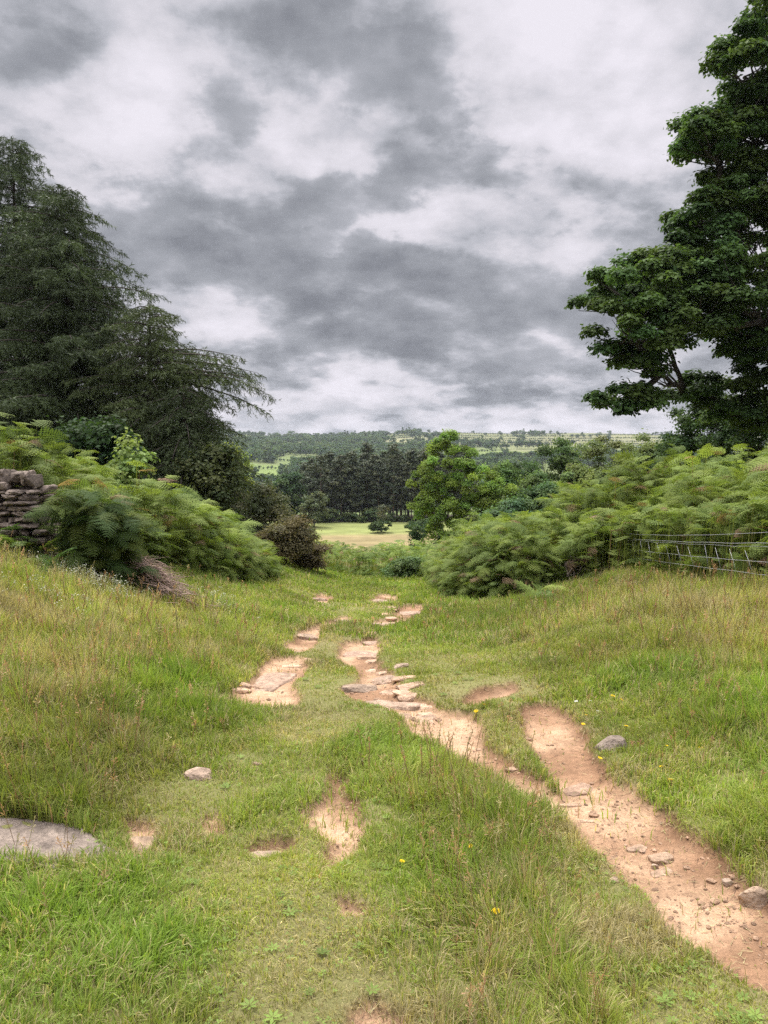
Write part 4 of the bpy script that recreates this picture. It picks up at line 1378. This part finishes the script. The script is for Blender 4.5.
# trees at the meadow's far edge
bush('broadleaf_tree', 'dark green round tree at the left end of the pine wood', 287, 140, 38, 472, (.055, .10, .04), 141, .45, 'tree', 120, clumps=50, cr=1.1)
bush('broadleaf_tree', 'small pale grey-green tree in front of the pine wood', 314, 136, 28, 491, (.13, .155, .075), 142, .38, 'tree', 110, clumps=34, cr=.8)
bush('broadleaf_tree', 'thin half-bare little tree alone in the meadow', 382, 128, 14, 503, (.12, .13, .075), 143, .32, 'tree', 40, clumps=14, cr=.6)
bush('hawthorn_bush', 'low dark bush at the foot of the little meadow tree', 381, 126, 24, 521, (.07, .11, .04), 144, .3, per=90, clumps=16, cr=.5)
bush('hawthorn_bush', 'long low hedge bush at the right end of the meadow', 424, 128, 40, 520, (.07, .12, .04), 145, .3, per=120, clumps=30, cr=.6)
bush('hawthorn_bush', 'low bush at the left end of the meadow', 300, 122, 36, 527, (.08, .12, .045), 146, .3, per=90, clumps=18, cr=.5)


# --- pine plantation
def copy_tree(root, loc, rz, s, label=None, group=None):
    c = root.copy(); COL.objects.link(c)
    c.location = loc; c.rotation_euler = (0, 0, rz); c.scale = (s, s, s)
    if label: c['label'] = label
    if group: c['group'] = group
    for ch in root.children:
        d = ch.copy(); COL.objects.link(d); d.parent = c
    return c


def pine_proto(seed, H):
    r = np.random.default_rng(seed)
    root = empty('pine_tree')
    tag(root, 'tall dark pine with bare trunk in the plantation beyond the meadow', 'tree', 'pines of the plantation')
    g = Geo()
    g.add(*tube(curve((0, 0, -.5), (r.normal(0, .2), 0, H * .97), (.1, 0, 0), 8), np.linspace(.13, .04, 8), 6))
    for _ in range(26):
        z = H * r.uniform(.18, .6); a = r.uniform(0, 6.3); L_ = r.uniform(.5, 1.6)
        g.add(*tube(curve((0, 0, z), (math.cos(a) * L_, math.sin(a) * L_, z + r.uniform(-.4, .3)), (0, 0, 0), 3), [.04, .03, .015], 3))
    obj('trunk', g.mesh('trunk'), M_PINEBARK, root)
    n = 84
    f = r.uniform(.30, 1, n) ** r.choice([1, 1.5], n, p=[.8, .2])
    a = r.uniform(0, 2 * PI, n)
    rr = (2.3 * (1 - (np.clip(f - .30, 0, 1) / .70) ** 2.6) + .3) * r.uniform(.4, 1, n)
    C = np.stack([np.cos(a) * rr, np.sin(a) * rr, f * H], 1)
    lv = Geo()
    clump_leaves(lv, C, .75 * r.uniform(.6, 1.2, n), 34, .42, (.08, .098, .055), r, .7, .3)
    obj('crown', lv.mesh('crown'), M_NEEDLE, root)
    return root


protos = [pine_proto(s, h) for s, h in ((151, 13.0), (152, 14.5), (153, 12.2), (154, 13.6))]
rp = np.random.default_rng(155)
spots = []
for row, Y in enumerate((151, 154, 158, 163, 169, 176, 184)):
    for px in np.arange(302, 470, 7.2):
        spots.append((px + rp.normal(0, 2.0), Y + rp.normal(0, 1.2)))
for i, (px, Y) in enumerate(spots):
    p = place(px, Y)
    s = rp.uniform(.74, 1.13) * (1 - .25 * sstep(322, 300, px))
    if i < 4:
        o = protos[i]; o.location = p; o.rotation_euler = (0, 0, rp.uniform(0, 6)); o.scale = (s,) * 3
    else:
        copy_tree(protos[i % 4], p, rp.uniform(0, 6), s)


# --- scrub along the front of the wood
scrub = bush('hazel_bush', 'green scrub bush at the foot of the pine wood', 330, 146, 22, 510, (.10, .14, .055), 147, .34, per=80, clumps=20, cr=.7, group='scrub along the pine wood')
for px in (322, 341, 352, 363, 371, 384, 394, 405):
    copy_tree(scrub, place(px + rp.normal(0, 2), 146 + rp.uniform(-1, 2)), rp.uniform(0, 6), rp.uniform(.5, 1.05))


# --- far hillside
def far_template(seed, kind):
    r = np.random.default_rng(seed)
    g = Geo()
    if kind == 'round':
        C = ellipsoid_clumps((0, 0, .55), (.34, .34, .36), 15, r, .5)
        clump_leaves(g, C, .24, 11, .19, (1, 1, 1), r, .8, .5)
    else:
        f = r.uniform(.1, 1, 40); a = r.uniform(0, 6.28, 40); q = .26 * (1 - f) + .02
        C = np.stack([np.cos(a) * q, np.sin(a) * q, f], 1)
        clump_leaves(g, C, .11, 10, .1, (1, 1, 1), r, .7, .3)
    V_ = np.concatenate(g.V); T_ = np.concatenate(g.T); c = np.concatenate(g.C)
    return V_, T_, c


FT = [far_template(161, 'round'), far_template(162, 'round'), far_template(163, 'round'), far_template(164, 'cone')]
WCOL = [np.array(c) for c in ((.06, .10, .042), (.08, .125, .048), (.05, .085, .045), (.10, .14, .055))]


def rowz(px, py):
    """hill point seen at a pixel"""
    d = ray(px, py)
    s = np.geomspace(300, 1700, 900)
    X, Y, Z = d[0] * s, d[1] * s, EYE + d[2] * s
    h = np.nonzero(Z < terr(X, Y))[0]
    if not len(h): return None
    return X[h[0]], Y[h[0]]


rw = np.random.default_rng(165)
wood = Geo()
WP, WS, WC = [], [], []
N_W = 7000
wx = rw.uniform(-.62, .62, N_W * 3); wy = rw.uniform(330, 1480, N_W * 3); wx = wx * wy
dn = fbm(wx / 120, wy / 160, 2, 3)
hz = terr(wx, wy)
ppx, ppy = proj(wx, wy, hz)
keep = (dn > np.where(ppx < 420, .40, .52) + .08 * sstep(1150, 1400, wy))
for (cx, cy, hw, hh, c) in FIELD_L:
    keep &= ((ppx - cx) / (hw * 1.02)) ** 4 + ((ppy + 1 - cy) / (hh * 1.05)) ** 4 > 1
keep &= ~((ppx > 420) & (ppy < 450) & (dn < .62))
wx, wy, hz = wx[keep][:N_W], wy[keep][:N_W], hz[keep][:N_W]
n = len(wx)
kind = rw.choice(4, n, p=[.32, .3, .3, .08])
sz = rw.uniform(6, 11.5, n) * np.where(kind == 3, 1.2, 1)
cc = np.array(WCOL)[rw.integers(0, 4, n)] * rw.uniform(.75, 1.3, (n, 1))
# hedges: long lines of low bushes between the fields
HX, HY = [], []
for y0 in (470, 560, 650, 730, 820, 900, 990, 1080, 1170, 1260, 1350, 1430):
    X = np.arange(-.6 * y0, .6 * y0, 3.4)
    Y = y0 + .12 * X + 45 * (fbm(X / 260, X * 0 + y0, 3, 2) - .5) + rw.normal(0, .6, len(X))
    m = vnoise(X / 130, X * 0 + y0, 5) > .36
    HX.append(X[m]); HY.append(Y[m])
for x0 in np.arange(-780, 800, 120):
    Y = np.arange(480, 1430, 3.6)
    X = x0 * (Y / 1000) + 60 * (fbm(Y / 240, Y * 0 + x0, 6, 2) - .5) + rw.normal(0, .6, len(Y))
    m = vnoise(Y / 160, Y * 0 + x0, 2) > .45
    HX.append(X[m]); HY.append(Y[m])
HX, HY = np.concatenate(HX), np.concatenate(HY)
hn_ = len(HX)
wx, wy = np.concatenate([wx, HX]), np.concatenate([wy, HY])
hz = np.concatenate([hz, terr(HX, HY)])
kind = np.concatenate([kind, rw.integers(0, 3, hn_)])
sz = np.concatenate([sz, np.where(rw.random(hn_) < .05, rw.uniform(6, 10, hn_), rw.uniform(2.4, 4.4, hn_))])
cc = np.concatenate([cc, np.array(WCOL)[rw.integers(0, 3, hn_)] * rw.uniform(.75, 1.2, (hn_, 1))])
n = len(wx)
ang = rw.uniform(0, 6.28, n)
Rz = np.zeros((n, 3, 3)); Rz[:, 0, 0] = np.cos(ang); Rz[:, 0, 1] = -np.sin(ang); Rz[:, 1, 0] = np.sin(ang); Rz[:, 1, 1] = np.cos(ang); Rz[:, 2, 2] = 1
P = np.stack([wx, wy, hz - .5], 1)
for k in range(4):
    q = kind == k
    tv, tf, tc = FT[k]
    # keep a third of the faces: enough at this distance
    scatter(wood, tv, tf, Rz[q], P[q], sz[q], cc[q], tc)
tag(obj('distant_woodland', wood.mesh('distant_woodland'), M_LEAF), 'mixed dark woodland and hedgerows covering the far hillside', 'woodland', kind='stuff')

# skyline and field trees, one by one
FTM = []
for k in range(4):
    tv, tf, tc = FT[k]
    FTM.append([make_mesh('hill_tree', tv, tf, tc * c) for c in WCOL[:3]])
def hill_tree(px, py, hpx, label, group, k=None, wide=1.0):
    q = rowz(px, py)
    if q is None:
        X, Y = (px - 384) / F * 1500, 1500.0
    else: X, Y = q
    k = random.choice((0, 1, 2)) if k is None else k
    o = obj('hill_tree', random.choice(FTM[k]), M_LEAF)
    h = hpx / F * Y
    o.location = (X, Y, float(terr(X, Y)) - .3)
    o.scale = (h * wide, h * wide, h)
    o.rotation_euler = (0, 0, random.uniform(0, 6))
    tag(o, label, 'tree', group)


for px, hp in ((263, 5), (270, 4), (292, 7), (297, 5), (305, 5), (311, 4), (318, 5), (326, 4), (332, 5), (345, 4), (352, 5), (362, 4)):
    hill_tree(px, 436.5, hp, 'small tree on the left skyline of the far hill', 'trees on the left skyline', wide=1.2)
for px, hp in ((412, 6), (416, 7), (420, 7), (424, 7), (428, 6), (434, 8), (438, 7)):
    hill_tree(px, 438.5, hp, 'tree in the dense skyline copse just left of the young lime tree', 'trees of the skyline copse', wide=1.1)
hill_tree(533, 434.5, 4, 'lone tiny tree on the bare right skyline', None)
hill_tree(501, 436, 4, 'small skyline tree right of the young lime tree', None)
for px, hp in ((572, 4), (577, 4), (583, 4), (590, 4), (598, 6)):
    hill_tree(px, 438, hp, 'small tree on the right skyline near the sycamore', 'trees on the right skyline', wide=1.3)
for px, hp in ((518, 8), (522, 9), (526, 9), (530, 9), (534, 9), (538, 9), (542, 7)):
    hill_tree(px, 449, hp, 'dark tree of the square wood block on the right hill', 'trees of the square hill wood', wide=1.0)
for px, hp in ((486, 8), (491, 9), (496, 8), (502, 8), (507, 7)):
    hill_tree(px, 450, hp, 'dark tree of the small copse left of the square wood', 'trees of the small hill copse', wide=1.1)
for px, hp in ((484, 14), (490, 13), (495, 15), (501, 12), (506, 11), (527, 13), (534, 13), (541, 11)):
    hill_tree(px, 472, hp, 'dark spruce in the valley behind the middle trees', 'valley spruces', k=3, wide=1.0)


def farmhouse(px, py, wpx, label):
    q = rowz(px, py)
    X, Y = q
    s = wpx / F * Y
    z = float(terr(X, Y))
    root = empty('farmhouse', (X, Y, z), .2)
    tag(root, label, 'house')
    w, d, h, rh = s / 2, s * .3, s * .42, s * .25
    v = np.array([(-w, -d, 0), (w, -d, 0), (w, d, 0), (-w, d, 0), (-w, -d, h), (w, -d, h), (w, d, h), (-w, d, h), (-w, 0, h + rh), (w, 0, h + rh)])
    t = np.array([(0, 1, 5), (0, 5, 4), (1, 2, 6), (1, 6, 5), (2, 3, 7), (2, 7, 6), (3, 0, 4), (3, 4, 7), (4, 8, 7), (5, 6, 9)])
    obj('walls', make_mesh('walls', v, t, flat=True), noisy_mat('limewash', (.72, .72, .70), (.8, .8, .78), 1, .8, .1), root)
    e = .12 * s * .4
    rv = np.array([(-w - e, -d - e, h - e), (w + e, -d - e, h - e), (w + e, 0, h + rh + .15), (-w - e, 0, h + rh + .15), (-w - e, d + e, h - e), (w + e, d + e, h - e)])
    obj('roof', make_mesh('roof', rv, np.array([(0, 1, 2), (0, 2, 3), (3, 2, 5), (3, 5, 4)]), flat=True), noisy_mat('slate', (.10, .10, .11), (.16, .16, .17), 2, .7, .2), root)
    for i in (-.5, 0, .5):
        ww = .09 * s
        a = np.array([(i * s * .75 - ww / 2, -d - .04, h * .45), (i * s * .75 + ww / 2, -d - .04, h * .45), (i * s * .75 + ww / 2, -d - .04, h * .8), (i * s * .75 - ww / 2, -d - .04, h * .8)])
        obj('window', make_mesh('window', a, np.array([(0, 1, 2), (0, 2, 3)]), flat=True), M_POST, root)


farmhouse(369, 452, 7, 'tiny white farmhouse among trees on the far hillside')
farmhouse(343, 438.5, 5, 'tiny pale farmhouse near the left skyline')


# ------------------------------------------------------------------ haze
hb = np.array([(x, y, z) for x in (-2700, 2700) for y in (-40, 1950) for z in (-60, 56)], float)
hf = np.array([(0, 1, 3, 2), (4, 6, 7, 5), (0, 4, 5, 1), (2, 3, 7, 6), (0, 2, 6, 4), (1, 5, 7, 3)])
hm, hnt, hout = nodes('thin_air')
pv = hnt.nodes.new('ShaderNodeVolumePrincipled')
pv.inputs['Color'].default_value = (.80, .88, .97, 1)
pv.inputs['Density'].default_value = .00011
pv.inputs['Anisotropy'].default_value = .2
hm.cycles.volume_sampling = 'DISTANCE'
hnt.links.new(pv.outputs[0], hout.inputs['Volume'])
tag(obj('haze', make_mesh('haze', hb, hf, flat=True), hm), 'thin pale haze filling the valley air', 'haze', kind='stuff')

# ------------------------------------------------------------------ sky
SUN_EL, SUN_AZ = math.radians(58), math.radians(-20)   # azimuth from +Y towards +X
world = bpy.data.worlds.new('World')
scene.world = world
world.use_nodes = True
nt = world.node_tree
nt.nodes.clear()
L = nt.links.new


def N(t, **kw):
    n = nt.nodes.new(t)
    for k, v in kw.items(): setattr(n, k, v)
    return n


def math_(op, a, b=None, c=None):
    n = N('ShaderNodeMath', operation=op)
    for i, v in enumerate((a, b, c)):
        if v is None: continue
        if isinstance(v, (int, float)): n.inputs[i].default_value = v
        else: L(v, n.inputs[i])
    return n.outputs[0]


def vmath(op, a, b=None):
    n = N('ShaderNodeVectorMath', operation=op)
    for i, v in enumerate((a, b)):
        if v is None: continue
        if isinstance(v, tuple): n.inputs[i].default_value = v
        else: L(v, n.inputs[i])
    return n


tc = N('ShaderNodeTexCoord')
sep = N('ShaderNodeSeparateXYZ'); L(tc.outputs['Generated'], sep.inputs[0])
X_, Y_, Z_ = sep.outputs
az = math_('ARCTAN2', X_, Y_)
el = math_('ARCSINE', Z_)
zc = math_('ADD', math_('MAXIMUM', Z_, 0.0), .33)
cmb = N('ShaderNodeCombineXYZ'); L(math_('DIVIDE', X_, zc), cmb.inputs[0]); L(math_('DIVIDE', Y_, zc), cmb.inputs[1])


def noise(vec, s, d=8, r=.55, dist=0.0):
    n = N('ShaderNodeTexNoise'); n.inputs['Scale'].default_value = s; n.inputs['Detail'].default_value = d; n.inputs['Roughness'].default_value = r; n.inputs['Distortion'].default_value = dist
    L(vec, n.inputs['Vector']); return n


nw = noise(cmb.outputs[0], 5, 6, .58)
ae = N('ShaderNodeCombineXYZ'); L(az, ae.inputs[0]); L(el, ae.inputs[1])
warp = vmath('MULTIPLY', vmath('SUBTRACT', nw.outputs['Color'], (.5, .5, .5)).outputs[0], (.22, .16, 0))
aew = vmath('ADD', ae.outputs[0], warp.outputs[0]).outputs[0]
CL = [  # px, py, half width, half height, weight (+ dark, - bright)
    (250, 20, 85, 30, .8), (385, 78, 85, 48, .95), (60, 62, 52, 26, .5), (215, 140, 48, 26, .75), (190, 245, 95, 38, .75), (315, 205, 75, 34, .7), (425, 172, 65, 24, .6), (545, 180, 60, 22, .6),
    (440, 278, 110, 36, .55), (300, 270, 90, 30, .3), (480, 340, 150, 30, .5), (655, 218, 34, 24, .5), (530, 235, 30, 14, .4), (250, 330, 60, 20, .35), (540, 380, 90, 20, .4), (660, 160, 40, 16, .3), (140, 215, 60, 40, .3), (420, 310, 420, 70, .42), (520, 120, 200, 90, .12), (384, 395, 600, 30, .2), (440, 300, 90, 40, .2),
    (130, 20, 55, 60, -.5), (130, 150, 60, 40, -.3), (315, 160, 48, 20, -.85), (560, 90, 110, 60, -.5), (680, 90, 60, 80, -.45), (340, 385, 90, 9, -.45), (430, 222, 90, 12, -.5), (620, 300, 60, 40, .25), (200, 318, 60, 18, -.25), (330, 235, 60, 10, -.4), (480, 130, 30, 16, -.4), (120, 90, 40, 20, -.4), (360, 405, 150, 12, -.2)]
acc = None
for (px, py, hw, hh, w) in CL:
    d = ray(px, py); d = d / np.linalg.norm(d)
    a0, e0 = math.atan2(d[0], d[1]), math.asin(d[2])
    sx, sy = hw / F * 1.0, hh / F * .9
    v = vmath('MULTIPLY', vmath('SUBTRACT', aew, (a0, e0, 0)).outputs[0], (1 / sx, 1 / sy, 0)).outputs[0]
    q = vmath('DOT_PRODUCT', v, v).outputs['Value']
    g = math_('EXPONENT', math_('MULTIPLY', q, -.8))
    acc = math_('MULTIPLY', g, w) if acc is None else math_('MULTIPLY_ADD', g, w, acc)
n1 = noise(cmb.outputs[0], 2.3, 12, .55)
n2 = noise(cmb.outputs[0], 6.5, 10, .55)
n3 = noise(cmb.outputs[0], 3.6, 12, .6)
cov = math_('MULTIPLY_ADD', math_('SUBTRACT', n1.outputs['Fac'], .5), 1.6, .24)
cov = math_('MULTIPLY_ADD', math_('SUBTRACT', n2.outputs['Fac'], .5), 1.05, cov)
cov = math_('MULTIPLY_ADD', acc, .46, cov)
# a second, higher deck seen through the gaps of the first
deck = N('ShaderNodeMapRange', interpolation_type='SMOOTHSTEP'); L(n3.outputs['Fac'], deck.inputs[0])
deck.inputs[1].default_value, deck.inputs[2].default_value, deck.inputs[3].default_value, deck.inputs[4].default_value = .36, .68, .0, .34
rim = N('ShaderNodeMapRange', interpolation_type='SMOOTHSTEP'); L(cov, rim.inputs[0])
rim.inputs[1].default_value, rim.inputs[2].default_value, rim.inputs[3].default_value, rim.inputs[4].default_value = .30, .62, 0, .30
cov = math_('MULTIPLY_ADD', cov, .55, rim.outputs[0])
cov = math_('ADD', cov, deck.outputs[0])
cov = math_('SUBTRACT', cov, .06)
ramp = N('ShaderNodeValToRGB')
e = ramp.color_ramp.elements
e[0].position, e[0].color = 0.0, (.645, .62, .675, 1)
e[1].position, e[1].color = 1.0, (.165, .173, .198, 1)
for p, c in ((.2, (.54, .525, .57, 1)), (.42, (.385, .39, .43, 1)), (.7, (.262, .272, .302, 1))):
    q = e.new(p); q.color = c
L(cov, ramp.inputs[0])
# added brightness in the unseen upper sky to light the ground, hidden sun assumed
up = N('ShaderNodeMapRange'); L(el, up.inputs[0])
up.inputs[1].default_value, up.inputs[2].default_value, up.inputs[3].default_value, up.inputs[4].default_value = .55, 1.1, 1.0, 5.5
sky = N('ShaderNodeTexSky'); sky.sky_type = 'NISHITA'; sky.sun_disc = False
sky.sun_elevation = SUN_EL; sky.sun_rotation = SUN_AZ
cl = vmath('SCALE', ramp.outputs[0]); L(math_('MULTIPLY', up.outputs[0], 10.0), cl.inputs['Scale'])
mix = N('ShaderNodeMix'); mix.data_type = 'RGBA'
gap = N('ShaderNodeMapRange'); L(cov, gap.inputs[0])
gap.inputs[1].default_value, gap.inputs[2].default_value, gap.inputs[3].default_value, gap.inputs[4].default_value = -.45, -.25, .6, 1.0
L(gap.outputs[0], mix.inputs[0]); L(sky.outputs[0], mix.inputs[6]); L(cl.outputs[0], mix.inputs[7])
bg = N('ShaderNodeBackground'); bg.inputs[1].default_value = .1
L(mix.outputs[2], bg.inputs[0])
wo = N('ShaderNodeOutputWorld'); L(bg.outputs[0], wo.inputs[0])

sun = bpy.data.lights.new('Sun', 'SUN')
sun.energy = 3.2; sun.angle = math.radians(14); sun.color = (1, .95, .87)
so = bpy.data.objects.new('Sun', sun); COL.objects.link(so)
from mathutils import Vector
sd_ = Vector((math.sin(SUN_AZ) * math.cos(SUN_EL), math.cos(SUN_AZ) * math.cos(SUN_EL), math.sin(SUN_EL)))
so.rotation_euler = (-sd_).to_track_quat('-Z', 'Y').to_euler()

# ------------------------------------------------------------------ camera and output
cam = bpy.data.cameras.new('Camera')
cam.sensor_fit = 'VERTICAL'; cam.sensor_height = 36; cam.lens = 26
cam.clip_start = .05; cam.clip_end = 6000
co = bpy.data.objects.new('Camera', cam); COL.objects.link(co)
co.location = (0, 0, EYE)
co.rotation_euler = (PI / 2 - PITCH, 0, 0)
scene.camera = co
scene.view_settings.view_transform = 'Standard'
scene.view_settings.look = 'None'
scene.view_settings.exposure = 0.4
scene.view_settings.gamma = 1
scene.view_settings.use_curve_mapping = False
cy = scene.cycles
cy.use_denoising = False
cy.use_adaptive_sampling = False
cy.sample_clamp_direct = 8
cy.max_bounces = 6; cy.diffuse_bounces = 3; cy.glossy_bounces = 2; cy.transmission_bounces = 4; cy.transparent_max_bounces = 4; cy.volume_bounces = 0
cy.sample_clamp_indirect = 6
scene.render.use_persistent_data = False
